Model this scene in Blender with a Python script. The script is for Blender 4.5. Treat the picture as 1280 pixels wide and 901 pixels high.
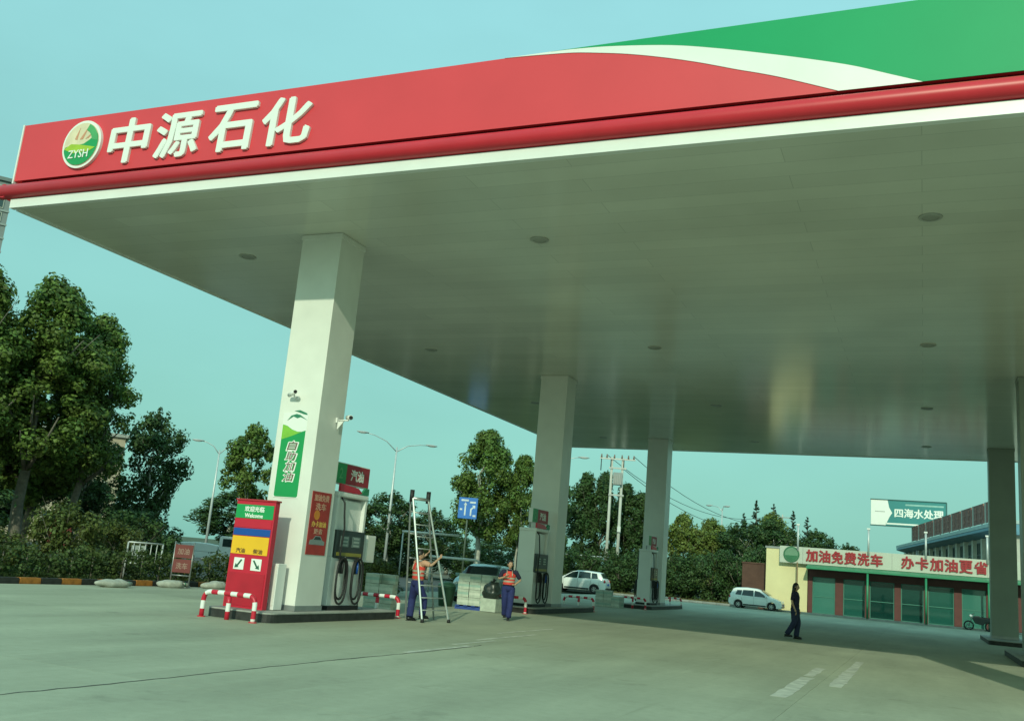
import bpy, bmesh, math, random
from mathutils import Vector, Matrix, noise

for o in list(bpy.data.objects):
    bpy.data.objects.remove(o, do_unlink=True)
S = bpy.context.scene
C = S.collection
PI = math.pi
R = math.radians

# ------------------------------------------------------------------ camera
cd = bpy.data.cameras.new('camera')
cam = bpy.data.objects.new('camera', cd)
C.objects.link(cam)
yaw, pitch, roll = -0.4152, 0.2093, 0.0869
fw = Vector((math.sin(yaw) * math.cos(pitch), math.cos(yaw) * math.cos(pitch), math.sin(pitch)))
rt = Vector((math.cos(yaw), -math.sin(yaw), 0))
up = rt.cross(fw)
r2 = math.cos(roll) * rt + math.sin(roll) * up
u2 = -math.sin(roll) * rt + math.cos(roll) * up
cam.matrix_world = Matrix(((r2.x, u2.x, -fw.x, 0), (r2.y, u2.y, -fw.y, 0), (r2.z, u2.z, -fw.z, 1.6), (0, 0, 0, 1)))
cd.sensor_width = 36
cd.lens = 33.63
cd.clip_end = 3000
S.camera = cam

# ------------------------------------------------------------------ sky, sun, exposure
SUN = Vector((0.22, -1.0, 0.53)).normalized()
w = bpy.data.worlds.new('World')
S.world = w
w.use_nodes = True
nt = w.node_tree
bg = nt.nodes['Background']
sky = nt.nodes.new('ShaderNodeTexSky')
sky.sky_type = 'NISHITA'
sky.sun_disc = False
sky.sun_elevation = math.asin(SUN.z)
sky.sun_rotation = math.atan2(SUN.x, SUN.y)
sky.air_density = 1.0
sky.dust_density = 3.0
sky.ozone_density = 1.0
tint = nt.nodes.new('ShaderNodeMix')
tint.data_type = 'RGBA'
tint.blend_type = 'MULTIPLY'
tint.inputs[0].default_value = 1.0
nt.links.new(sky.outputs[0], tint.inputs[6])
tint.inputs[7].default_value = (0.66, 1.0, 0.66, 1)
hazy = nt.nodes.new('ShaderNodeMix')          # hazy teal air over the clear-sky gradient
hazy.data_type = 'RGBA'
hazy.inputs[0].default_value = 0.8
nt.links.new(tint.outputs[2], hazy.inputs[6])
stc = nt.nodes.new('ShaderNodeTexCoord')
sep = nt.nodes.new('ShaderNodeSeparateXYZ')
nt.links.new(stc.outputs['Generated'], sep.inputs[0])
ramp = nt.nodes.new('ShaderNodeValToRGB')     # greener at the horizon, bluer overhead
ramp.color_ramp.elements[0].position = 0.0
ramp.color_ramp.elements[0].color = (0.235, 0.560, 0.470, 1)
ramp.color_ramp.elements[1].position = 0.55
ramp.color_ramp.elements[1].color = (0.315, 0.700, 0.735, 1)
nt.links.new(sep.outputs[2], ramp.inputs[0])
veil = nt.nodes.new('ShaderNodeTexNoise')     # uneven thin haze
veil.inputs['Scale'].default_value = 2.2
veil.inputs['Detail'].default_value = 5
smap = nt.nodes.new('ShaderNodeMapping')
smap.inputs['Scale'].default_value = (1, 1, 2.5)
nt.links.new(stc.outputs['Generated'], smap.inputs[0])
nt.links.new(smap.outputs[0], veil.inputs['Vector'])
vr = nt.nodes.new('ShaderNodeMapRange')
vr.inputs[1].default_value = 0.3
vr.inputs[2].default_value = 0.7
vr.inputs[3].default_value = 9.3
vr.inputs[4].default_value = 10.9
nt.links.new(veil.outputs[0], vr.inputs[0])
vm = nt.nodes.new('ShaderNodeVectorMath')
vm.operation = 'SCALE'
nt.links.new(ramp.outputs[0], vm.inputs[0])
nt.links.new(vr.outputs[0], vm.inputs['Scale'])
nt.links.new(vm.outputs[0], hazy.inputs[7])
nt.links.new(hazy.outputs[2], bg.inputs[0])
bg.inputs[1].default_value = 0.12
sd = bpy.data.lights.new('sun', 'SUN')
sd.energy = 2.5
sd.angle = R(0.8)
sd.color = (0.92, 1.0, 0.74)
sun = bpy.data.objects.new('sun', sd)
C.objects.link(sun)
sun.rotation_euler = SUN.to_track_quat('Z', 'Y').to_euler()
S.view_settings.view_transform = 'Standard'
S.view_settings.look = 'None'
S.view_settings.exposure = 0.0
S.view_settings.gamma = 1.0
S.cycles.max_bounces = 6
S.cycles.transparent_max_bounces = 8

# ------------------------------------------------------------------ materials
MATS = {}


def M(name, col, rough=0.6, metal=0.0, var=0.12, scale=3.0, bump=0.0, bscale=40.0, spec=0.5, coat=0.0, island=0.0):
    """Principled surface with noise in its colour and fine relief."""
    if name in MATS:
        return MATS[name]
    m = bpy.data.materials.new(name)
    m.use_nodes = True
    t = m.node_tree
    b = t.nodes['Principled BSDF']
    b.inputs['Roughness'].default_value = rough
    b.inputs['Metallic'].default_value = metal
    b.inputs['Specular IOR Level'].default_value = spec
    if coat:
        b.inputs['Coat Weight'].default_value = coat
        b.inputs['Coat Roughness'].default_value = 0.08
    tc = t.nodes.new('ShaderNodeTexCoord')
    n = t.nodes.new('ShaderNodeTexNoise')
    n.inputs['Scale'].default_value = scale
    n.inputs['Detail'].default_value = 6
    t.links.new(tc.outputs['Object'], n.inputs['Vector'])
    mr = t.nodes.new('ShaderNodeMapRange')
    mr.inputs[1].default_value = 0.25
    mr.inputs[2].default_value = 0.75
    mr.inputs[3].default_value = 1 - var
    mr.inputs[4].default_value = 1 + var
    t.links.new(n.outputs[0], mr.inputs[0])
    val = mr.outputs[0]
    if island:
        g = t.nodes.new('ShaderNodeNewGeometry')
        m2 = t.nodes.new('ShaderNodeMapRange')
        m2.inputs[3].default_value = 1 - island
        m2.inputs[4].default_value = 1 + island
        t.links.new(g.outputs['Random Per Island'], m2.inputs[0])
        mu = t.nodes.new('ShaderNodeMath')
        mu.operation = 'MULTIPLY'
        t.links.new(val, mu.inputs[0])
        t.links.new(m2.outputs[0], mu.inputs[1])
        val = mu.outputs[0]
    hs = t.nodes.new('ShaderNodeHueSaturation')
    hs.inputs['Color'].default_value = (*col, 1)
    t.links.new(val, hs.inputs['Value'])
    t.links.new(hs.outputs[0], b.inputs['Base Color'])
    if bump:
        n2 = t.nodes.new('ShaderNodeTexNoise')
        n2.inputs['Scale'].default_value = bscale
        n2.inputs['Detail'].default_value = 4
        t.links.new(tc.outputs['Object'], n2.inputs['Vector'])
        bp = t.nodes.new('ShaderNodeBump')
        bp.inputs['Strength'].default_value = bump
        bp.inputs['Distance'].default_value = 0.02
        t.links.new(n2.outputs[0], bp.inputs['Height'])
        t.links.new(bp.outputs[0], b.inputs['Normal'])
    MATS[name] = m
    return m


def leaf_mat(name, col, var=0.45, trans=0.3):
    m = bpy.data.materials.new(name)
    m.use_nodes = True
    t = m.node_tree
    b = t.nodes['Principled BSDF']
    b.inputs['Roughness'].default_value = 0.55
    b.inputs['Specular IOR Level'].default_value = 0.35
    out = t.nodes['Material Output']
    g = t.nodes.new('ShaderNodeNewGeometry')
    oi = t.nodes.new('ShaderNodeObjectInfo')
    mr = t.nodes.new('ShaderNodeMapRange')
    mr.inputs[3].default_value = 1 - var
    mr.inputs[4].default_value = 1 + var
    t.links.new(g.outputs['Random Per Island'], mr.inputs[0])
    tc = t.nodes.new('ShaderNodeTexCoord')
    n = t.nodes.new('ShaderNodeTexNoise')
    n.inputs['Scale'].default_value = 0.9
    t.links.new(tc.outputs['Object'], n.inputs['Vector'])
    m3 = t.nodes.new('ShaderNodeMapRange')
    m3.inputs[1].default_value = 0.3
    m3.inputs[2].default_value = 0.7
    m3.inputs[3].default_value = 0.48
    m3.inputs[4].default_value = 0.525
    t.links.new(n.outputs[0], m3.inputs[0])
    hs = t.nodes.new('ShaderNodeHueSaturation')
    hs.inputs['Color'].default_value = (*col, 1)
    t.links.new(mr.outputs[0], hs.inputs['Value'])
    t.links.new(m3.outputs[0], hs.inputs['Hue'])
    t.links.new(hs.outputs[0], b.inputs['Base Color'])
    tr = t.nodes.new('ShaderNodeBsdfTranslucent')
    t.links.new(hs.outputs[0], tr.inputs['Color'])
    mx = t.nodes.new('ShaderNodeMixShader')
    mx.inputs[0].default_value = trans
    t.links.new(b.outputs[0], mx.inputs[1])
    t.links.new(tr.outputs[0], mx.inputs[2])
    t.links.new(mx.outputs[0], out.inputs['Surface'])
    MATS[name] = m
    return m


def glass_mat(name, col, through=0.35, rough=0.03):
    m = bpy.data.materials.new(name)
    m.use_nodes = True
    t = m.node_tree
    b = t.nodes['Principled BSDF']
    b.inputs['Base Color'].default_value = (*col, 1)
    b.inputs['Roughness'].default_value = rough
    b.inputs['Specular IOR Level'].default_value = 0.8
    tr = t.nodes.new('ShaderNodeBsdfTransparent')
    tr.inputs['Color'].default_value = (0.75, 0.9, 0.85, 1)
    mx = t.nodes.new('ShaderNodeMixShader')
    mx.inputs[0].default_value = through
    t.links.new(b.outputs[0], mx.inputs[1])
    t.links.new(tr.outputs[0], mx.inputs[2])
    t.links.new(mx.outputs[0], t.nodes['Material Output'].inputs['Surface'])
    MATS[name] = m
    return m


def concrete_mat():
    """Worn forecourt concrete: blotches, long tyre-dragged streaks, oil specks."""
    m = bpy.data.materials.new('forecourt_concrete')
    m.use_nodes = True
    t = m.node_tree
    b = t.nodes['Principled BSDF']
    b.inputs['Roughness'].default_value = 0.75
    b.inputs['Specular IOR Level'].default_value = 0.3
    g = t.nodes.new('ShaderNodeNewGeometry')
    oi = t.nodes.new('ShaderNodeObjectInfo')

    def noise_n(scale, detail, sx=1, sy=1, rough=0.6):
        mp = t.nodes.new('ShaderNodeMapping')
        mp.inputs['Scale'].default_value = (sx, sy, 1)
        t.links.new(g.outputs['Position'], mp.inputs['Vector'])
        n = t.nodes.new('ShaderNodeTexNoise')
        n.inputs['Scale'].default_value = scale
        n.inputs['Detail'].default_value = detail
        n.inputs['Roughness'].default_value = rough
        t.links.new(mp.outputs[0], n.inputs['Vector'])
        return n.outputs[0]

    def rng(src, a, bb, lo, hi):
        mr = t.nodes.new('ShaderNodeMapRange')
        for i, v in enumerate((a, bb, lo, hi)):
            mr.inputs[i + 1].default_value = v
        t.links.new(src, mr.inputs[0])
        return mr.outputs[0]

    def mul(a, bb):
        mu = t.nodes.new('ShaderNodeMath')
        mu.operation = 'MULTIPLY'
        t.links.new(a, mu.inputs[0])
        t.links.new(bb, mu.inputs[1])
        return mu.outputs[0]
    v = rng(noise_n(0.16, 5), 0.3, 0.7, 0.86, 1.12)
    v = mul(v, rng(noise_n(0.5, 6, 1.6, 0.25), 0.3, 0.7, 0.84, 1.13))
    v = mul(v, rng(noise_n(6, 5), 0.25, 0.75, 0.93, 1.07))
    v = mul(v, rng(noise_n(70, 2), 0.3, 0.7, 0.92, 1.07))
    v = mul(v, rng(noise_n(0.9, 4, rough=0.7), 0.60, 0.72, 1.0, 0.80))
    v = mul(v, rng(noise_n(2.3, 8, rough=0.65), 0.63, 0.72, 1.0, 0.84))
    v = mul(v, rng(noise_n(0.7, 7, 3.0, 0.35, 0.7), 0.60, 0.72, 1.0, 1.12))
    v = mul(v, rng(noise_n(1.1, 5, 6.0, 0.12, 0.6), 0.62, 0.75, 1.0, 0.86))
    v = mul(v, rng(oi.outputs['Random'], 0, 1, 0.95, 1.05))
    hs = t.nodes.new('ShaderNodeHueSaturation')
    hs.inputs['Color'].default_value = (0.37, 0.385, 0.29, 1)
    t.links.new(v, hs.inputs['Value'])
    t.links.new(hs.outputs[0], b.inputs['Base Color'])
    bp = t.nodes.new('ShaderNodeBump')
    bp.inputs['Strength'].default_value = 0.25
    bp.inputs['Distance'].default_value = 0.01
    t.links.new(noise_n(45, 5), bp.inputs['Height'])
    t.links.new(bp.outputs[0], b.inputs['Normal'])
    return m


def soffit_mat():
    """Semi-gloss enamelled strips, slightly grubby, thin joints as fine relief."""
    m = bpy.data.materials.new('soffit_enamel')
    m.use_nodes = True
    t = m.node_tree
    b = t.nodes['Principled BSDF']
    tc = t.nodes.new('ShaderNodeTexCoord')
    n = t.nodes.new('ShaderNodeTexNoise')
    n.inputs['Scale'].default_value = 0.35
    n.inputs['Detail'].default_value = 6
    t.links.new(tc.outputs['Object'], n.inputs['Vector'])
    cr = t.nodes.new('ShaderNodeValToRGB')
    cr.color_ramp.elements[0].position = 0.3
    cr.color_ramp.elements[0].color = (0.66, 0.64, 0.56, 1)
    cr.color_ramp.elements[1].position = 0.7
    cr.color_ramp.elements[1].color = (0.78, 0.76, 0.67, 1)
    t.links.new(n.outputs[0], cr.inputs[0])
    bk_ = t.nodes.new('ShaderNodeTexBrick')      # long enamel strips, no two quite the same white
    bk_.offset = 0.37
    bk_.inputs['Color1'].default_value = (0.92, 0.92, 0.92, 1)
    bk_.inputs['Color2'].default_value = (1.0, 1.0, 1.0, 1)
    bk_.inputs['Mortar'].default_value = (0.70, 0.70, 0.70, 1)
    bk_.inputs['Scale'].default_value = 1.0
    bk_.inputs['Mortar Size'].default_value = 0.006
    bk_.inputs['Brick Width'].default_value = 6.0
    bk_.inputs['Row Height'].default_value = 0.6
    t.links.new(tc.outputs['Object'], bk_.inputs['Vector'])
    mm = t.nodes.new('ShaderNodeMix')
    mm.data_type = 'RGBA'
    mm.blend_type = 'MULTIPLY'
    mm.inputs[0].default_value = 1.0
    t.links.new(cr.outputs[0], mm.inputs[6])
    t.links.new(bk_.outputs['Color'], mm.inputs[7])
    t.links.new(mm.outputs[2], b.inputs['Base Color'])
    b.inputs['Roughness'].default_value = 0.17
    b.inputs['Specular IOR Level'].default_value = 0.5
    wv = t.nodes.new('ShaderNodeTexWave')
    wv.bands_direction = 'Y'
    wv.inputs['Scale'].default_value = 1.6
    wv.inputs['Distortion'].default_value = 0.0
    t.links.new(tc.outputs['Object'], wv.inputs['Vector'])
    n2 = t.nodes.new('ShaderNodeTexNoise')
    n2.inputs['Scale'].default_value = 0.8
    t.links.new(tc.outputs['Object'], n2.inputs['Vector'])
    ad = t.nodes.new('ShaderNodeMath')
    ad.operation = 'MULTIPLY_ADD'
    ad.inputs[1].default_value = 0.15
    t.links.new(wv.outputs['Fac'], ad.inputs[0])
    t.links.new(n2.outputs[0], ad.inputs[2])
    bp = t.nodes.new('ShaderNodeBump')
    bp.inputs['Strength'].default_value = 0.09
    bp.inputs['Distance'].default_value = 0.02
    t.links.new(ad.outputs[0], bp.inputs['Height'])
    t.links.new(bp.outputs[0], b.inputs['Normal'])
    return m


WHITE = M('white_enamel', (0.78, 0.77, 0.74), 0.35, var=0.05, scale=1.2)
COLW = M('white_cladding', (0.75, 0.73, 0.68), 0.4, var=0.08, scale=1.1)
RED = M('red_fascia', (0.68, 0.058, 0.075), 0.45, spec=0.3, var=0.05, scale=0.6)
REDD = M('red_gloss', (0.58, 0.026, 0.042), 0.38, var=0.06, scale=2, spec=0.4)
GREEN = M('green_fascia', (0.012, 0.33, 0.13), 0.45, spec=0.15, var=0.05, scale=0.6)
SIGNGREEN = M('sign_green', (0.012, 0.30, 0.085), 0.4, var=0.06)
LIME = M('lime_green', (0.36, 0.52, 0.03), 0.45)
SIGNRED = M('sign_red', (0.55, 0.015, 0.04), 0.38, var=0.06)
SIGNBLUE = M('sign_blue', (0.008, 0.07, 0.33), 0.4, var=0.06)
SIGNYEL = M('sign_yellow', (0.85, 0.46, 0.02), 0.4, var=0.05)
LETTER = M('letter_white', (0.82, 0.82, 0.78), 0.4, var=0.03)
CREAM = M('peach_print', (0.72, 0.60, 0.42), 0.45, var=0.15, scale=4)
BLACK = M('black_rubber', (0.014, 0.014, 0.015), 0.6, var=0.2)
DARK = M('dark_plastic', (0.025, 0.035, 0.035), 0.35, var=0.2)
GREY = M('grey_steel', (0.33, 0.34, 0.34), 0.4, 0.6, var=0.12)
ALU = M('aluminium', (0.62, 0.63, 0.62), 0.32, 0.8, var=0.1, scale=8)
GALV = M('galvanised', (0.55, 0.57, 0.57), 0.45, 0.3, var=0.1)
CONC = M('kerb_concrete', (0.34, 0.34, 0.31), 0.8, var=0.2, bump=0.3)
KBLACK = M('kerb_black', (0.03, 0.03, 0.028), 0.6, var=0.5, scale=6, bump=0.2)
KORANGE = M('kerb_orange', (0.42, 0.16, 0.03), 0.7, var=0.45, scale=6, bump=0.2)
BARK = M('bark', (0.16, 0.14, 0.11), 0.9, var=0.35, scale=6, bump=0.6, bscale=25)
PALEBARK = M('pale_bark', (0.40, 0.39, 0.33), 0.85, var=0.3, scale=5, bump=0.4, bscale=20)
SKIN = M('skin', (0.50, 0.30, 0.20), 0.5, var=0.06, scale=20)
HAIR = M('black_hair', (0.012, 0.010, 0.010), 0.45, var=0.3, scale=40)
NAVY = M('navy_cloth', (0.018, 0.026, 0.12), 0.85, var=0.25, scale=14, bump=0.4, bscale=60)
DNAVY = M('dark_navy_cloth', (0.018, 0.016, 0.045), 0.85, var=0.25, scale=14, bump=0.4, bscale=60)
HIVIS = M('orange_red_cloth', (0.66, 0.05, 0.035), 0.75, var=0.15, scale=14, bump=0.3, bscale=60)
REFL = M('reflective_tape', (0.45, 0.36, 0.28), 0.3, 0.1, var=0.08)
SHOE = M('black_shoe', (0.012, 0.012, 0.013), 0.4)
SACK = M('white_sack', (0.42, 0.43, 0.38), 0.85, var=0.2, scale=9, bump=0.5, bscale=50)
CARTON = M('shrinkwrapped_carton', (0.46, 0.50, 0.42), 0.35, var=0.22, scale=7, bump=0.3, bscale=15)
PALLET = M('blue_pallet', (0.02, 0.06, 0.28), 0.5, var=0.2)
YELWALL = M('yellow_render', (0.74, 0.64, 0.36), 0.8, var=0.06, scale=0.9, bump=0.2, bscale=30)
BAND = M('pale_sign_band', (0.50, 0.52, 0.44), 0.5, var=0.06, scale=0.8)
EAVE = M('green_eave', (0.03, 0.24, 0.12), 0.45, var=0.1)
PIER = M('red_brown_pier', (0.115, 0.03, 0.025), 0.6, var=0.15)
ROOM = M('room_plaster', (0.45, 0.46, 0.42), 0.8)
RFLOOR = M('room_tile', (0.30, 0.30, 0.28), 0.3)
TEAL = M('teal_board', (0.008, 0.20, 0.21), 0.45, var=0.06, scale=0.5)
BLUEROOF = M('blue_roof_sheet', (0.10, 0.26, 0.36), 0.45, var=0.12)
PALEROOF = M('pale_roof_sheet', (0.36, 0.48, 0.48), 0.5, var=0.1)
WALLPALE = M('pale_wall', (0.46, 0.46, 0.40), 0.8, var=0.08)
HIGHWALL = M('grey_green_wall', (0.22, 0.25, 0.25), 0.8, var=0.06, scale=0.1)
BROWNSIGN = M('brown_sign', (0.24, 0.11, 0.09), 0.7, var=0.3, scale=3)
FADEDRED = M('faded_red_print', (0.32, 0.16, 0.13), 0.7, var=0.25, scale=5)
TEXTRED = M('text_red', (0.34, 0.012, 0.02), 0.5, var=0.1)
ROADBLUE = M('road_sign_blue', (0.015, 0.16, 0.55), 0.45, var=0.1)
BRICKW = M('brick_red_wall', (0.10, 0.048, 0.035), 0.85, var=0.25, scale=1.5, bump=0.4, bscale=12)
PAINT = M('worn_white_paint', (0.52, 0.52, 0.45), 0.7, var=0.35, scale=4)
CARWHITE = M('car_white', (0.78, 0.79, 0.77), 0.25, var=0.02, coat=0.8)
CARTEAL = M('car_teal', (0.16, 0.30, 0.30), 0.25, 0.3, var=0.04, coat=0.8)
TYRE = M('tyre', (0.016, 0.016, 0.016), 0.8)
RIM = M('rim_alloy', (0.55, 0.56, 0.56), 0.3, 0.7)
LAMPRED = M('lamp_red', (0.45, 0.01, 0.015), 0.2, coat=0.5)
LAMPCLEAR = M('lamp_clear', (0.7, 0.72, 0.72), 0.12, coat=0.6)
CARGLASS = glass_mat('car_glass', (0.02, 0.035, 0.035), 0.15)
TEALGLASS = glass_mat('teal_glass', (0.025, 0.15, 0.12), 0.42)
WINGLASS = glass_mat('window_glass', (0.04, 0.07, 0.07), 0.1)
CONCRETE = concrete_mat()
SOFFIT = soffit_mat()
SOIL = M('verge_soil', (0.12, 0.105, 0.07), 0.95, var=0.4, scale=1.5, bump=0.6, bscale=9)
FIELD = M('far_ground', (0.07, 0.085, 0.045), 0.95, var=0.4, scale=0.15)
ASPHALT = M('asphalt', (0.075, 0.078, 0.075), 0.85, var=0.2, scale=1.0, bump=0.3, bscale=60)
LEAF_A = leaf_mat('poplar_leaf', (0.12, 0.18, 0.036), 0.6)
LEAF_B = leaf_mat('dark_leaf', (0.055, 0.102, 0.030), 0.5)
LEAF_C = leaf_mat('hedge_leaf', (0.066, 0.098, 0.026))
LEAF_D = leaf_mat('light_leaf', (0.15, 0.19, 0.04))
LEAF_E = leaf_mat('shrub_leaf', (0.10, 0.125, 0.03), 0.5)
NEEDLE = leaf_mat('conifer_needle', (0.026, 0.050, 0.026), 0.35, 0.1)

# ------------------------------------------------------------------ building helpers


class MB:
    """Collects shapes; build() links them as ONE mesh object."""

    def __init__(s):
        s.v, s.f, s.m, s.mats, s.smooth = [], [], [], [], []

    def mi(s, mat):
        if mat not in s.mats:
            s.mats.append(mat)
        return s.mats.index(mat)

    def add(s, vs, fs, mat, smooth=False):
        b = len(s.v)
        s.v += [tuple(v) for v in vs]
        i = s.mi(mat)
        for f in fs:
            s.f.append([b + k for k in f])
            s.m.append(i)
            s.smooth.append(smooth)
        return s

    def box(s, c, d, mat, rz=0.0, mtx=None, taper=1.0):
        x, y, z = d[0] / 2, d[1] / 2, d[2] / 2
        vs = [Vector((sx * x * (taper if sz > 0 else 1), sy * y * (taper if sz > 0 else 1), sz * z)) for sz in (-1, 1) for sx, sy in ((-1, -1), (1, -1), (1, 1), (-1, 1))]
        if mtx is None:
            mtx = Matrix.Rotation(rz, 3, 'Z')
        vs = [mtx @ v + Vector(c) for v in vs]
        return s.add(vs, [(3, 2, 1, 0), (4, 5, 6, 7), (0, 1, 5, 4), (1, 2, 6, 5), (2, 3, 7, 6), (3, 0, 4, 7)], mat)

    def prism(s, poly, a, b, mat, axes=('x', 'z', 'y')):
        """poly in 2D laid on the first two axes, extruded from a to b along the third."""
        ix = {'x': 0, 'y': 1, 'z': 2}
        vs = []
        for e in (a, b):
            for p in poly:
                q = [0, 0, 0]
                q[ix[axes[0]]] = p[0]
                q[ix[axes[1]]] = p[1]
                q[ix[axes[2]]] = e
                vs.append(q)
        n = len(poly)
        fs = [list(range(n))[::-1], list(range(n, 2 * n))] + [(i, (i + 1) % n, n + (i + 1) % n, n + i) for i in range(n)]
        return s.add(vs, fs, mat)

    def tube(s, pts, r, mat, n=10, caps=True, mats=None, smooth=True):
        pts = [Vector(p) for p in pts]
        rs = r if isinstance(r, (list, tuple)) else [r] * len(pts)
        base = len(s.v)
        prev = None
        for i, p in enumerate(pts):
            d = (pts[min(i + 1, len(pts) - 1)] - pts[max(i - 1, 0)]).normalized()
            if prev is None:
                a = Vector((0, 0, 1)) if abs(d.z) < 0.9 else Vector((1, 0, 0))
                x = d.cross(a).normalized()
            else:
                x = (prev - d * prev.dot(d)).normalized()
            prev = x
            y = d.cross(x)
            for k in range(n):
                t = 2 * PI * k / n
                s.v.append(tuple(p + rs[i] * (math.cos(t) * x + math.sin(t) * y)))
        for i in range(len(pts) - 1):
            mt = s.mi(mats[i] if mats else mat)
            for k in range(n):
                s.f.append([base + i * n + k, base + i * n + (k + 1) % n, base + (i + 1) * n + (k + 1) % n, base + (i + 1) * n + k])
                s.m.append(mt)
                s.smooth.append(smooth)
        if caps:
            for i, e in ((0, 0), (len(pts) - 1, -1)):
                loop = [base + i * n + k for k in range(n)]
                s.f.append(loop if e else loop[::-1])
                s.m.append(s.mi((mats[e] if mats else mat)))
                s.smooth.append(False)
        return s

    def ellipsoid(s, c, r, mat, nu=14, nv=9, fn=None, smooth=True):
        c = Vector(c)
        vs = [(0, 0, -1)]
        for j in range(1, nv):
            ph = -PI / 2 + PI * j / nv
            for i in range(nu):
                th = 2 * PI * i / nu
                vs.append((math.cos(ph) * math.cos(th), math.cos(ph) * math.sin(th), math.sin(ph)))
        vs.append((0, 0, 1))
        out = []
        for v in vs:
            q = Vector((v[0] * r[0], v[1] * r[1], v[2] * r[2]))
            if fn:
                q = fn(q)
            out.append(q + c)
        fs = []
        for i in range(nu):
            fs.append((0, 1 + (i + 1) % nu, 1 + i))
            fs.append((len(vs) - 1, 1 + (nv - 2) * nu + i, 1 + (nv - 2) * nu + (i + 1) % nu))
        for j in range(nv - 2):
            for i in range(nu):
                a = 1 + j * nu
                fs.append((a + i, a + (i + 1) % nu, a + nu + (i + 1) % nu, a + nu + i))
        return s.add(out, fs, mat, smooth)

    def disc(s, c, r, t, mat, axis='y', n=32, rin=0.0):
        """flat cylinder or ring centred at c with thickness t along axis."""
        c = Vector(c)
        A = {'x': ((0, 1, 0), (0, 0, 1), (1, 0, 0)), 'y': ((1, 0, 0), (0, 0, 1), (0, -1, 0)), 'z': ((1, 0, 0), (0, 1, 0), (0, 0, 1))}[axis]
        ux, uy, uz = map(Vector, A)
        rings = []
        for rr, zz in ((rin, -t / 2), (r, -t / 2), (r, t / 2), (rin, t / 2)):
            rings.append([c + ux * rr * math.cos(2 * PI * k / n) + uy * rr * math.sin(2 * PI * k / n) + uz * zz for k in range(n)])
        if rin == 0:
            vs = rings[1] + rings[2]
            fs = [tuple(range(n))[::-1], tuple(range(n, 2 * n))] + [(k, (k + 1) % n, n + (k + 1) % n, n + k) for k in range(n)]
        else:
            vs = sum(rings, [])
            fs = [(q * n + k, q * n + (k + 1) % n, ((q + 1) % 4) * n + (k + 1) % n, ((q + 1) % 4) * n + k) for q in range(4) for k in range(n)]
        return s.add(vs, fs, mat)

    def mesh(s, name):
        me = bpy.data.meshes.new(name)
        me.from_pydata(s.v, [], s.f)
        for m in s.mats:
            me.materials.append(m)
        me.polygons.foreach_set('material_index', s.m)
        me.polygons.foreach_set('use_smooth', s.smooth)
        me.update()
        return me

    def build(s, name, parent=None, bevel=0.0, loc=None):
        o = bpy.data.objects.new(name, s.mesh(name))
        C.objects.link(o)
        if parent is not None:
            o.parent = parent
        if loc is not None:
            o.location = loc
        if bevel:
            b = o.modifiers.new('bevel', 'BEVEL')
            b.width = bevel
            b.segments = 2
            b.limit_method = 'ANGLE'
        return o


def tag(o, label, cat, group=None):
    o['label'] = label
    o['category'] = cat
    if group:
        o['group'] = group
    return o


def thing(name, label, cat, loc=(0, 0, 0), rz=0.0, group=None):
    o = bpy.data.objects.new(name, None)
    C.objects.link(o)
    o.location = loc
    o.rotation_euler = (0, 0, rz)
    o.empty_display_size = 0.2
    return tag(o, label, cat, group)


def struct(o):
    o['kind'] = 'structure'
    return o


def kids(o):
    return [c for c in bpy.data.objects if c.parent == o]


def copy_tree(o, parent=None):
    c = o.copy()
    C.objects.link(c)
    c.parent = parent
    for ch in kids(o):
        copy_tree(ch, c)
    return c


def dup(root, label, loc, rz=None, group=None, scale=None):
    c = copy_tree(root)
    c['label'] = label
    c.location = loc
    if rz is not None:
        c.rotation_euler = (0, 0, rz)
    if group:
        c['group'] = group
    if scale:
        c.scale = scale
    return c


def share(name, me, parent, loc=(0, 0, 0), rot=None, scale=None):
    o = bpy.data.objects.new(name, me)
    C.objects.link(o)
    o.parent = parent
    o.location = loc
    if rot:
        o.rotation_euler = rot
    if scale:
        o.scale = scale
    return o


FRONT = Matrix(((1, 0, 0), (0, 0, -1), (0, 1, 0)))       # text in the XZ plane, read from -Y
SIDEX = Matrix(((0, 0, 1), (1, 0, 0), (0, 1, 0)))        # text in the YZ plane, read from +X


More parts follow.
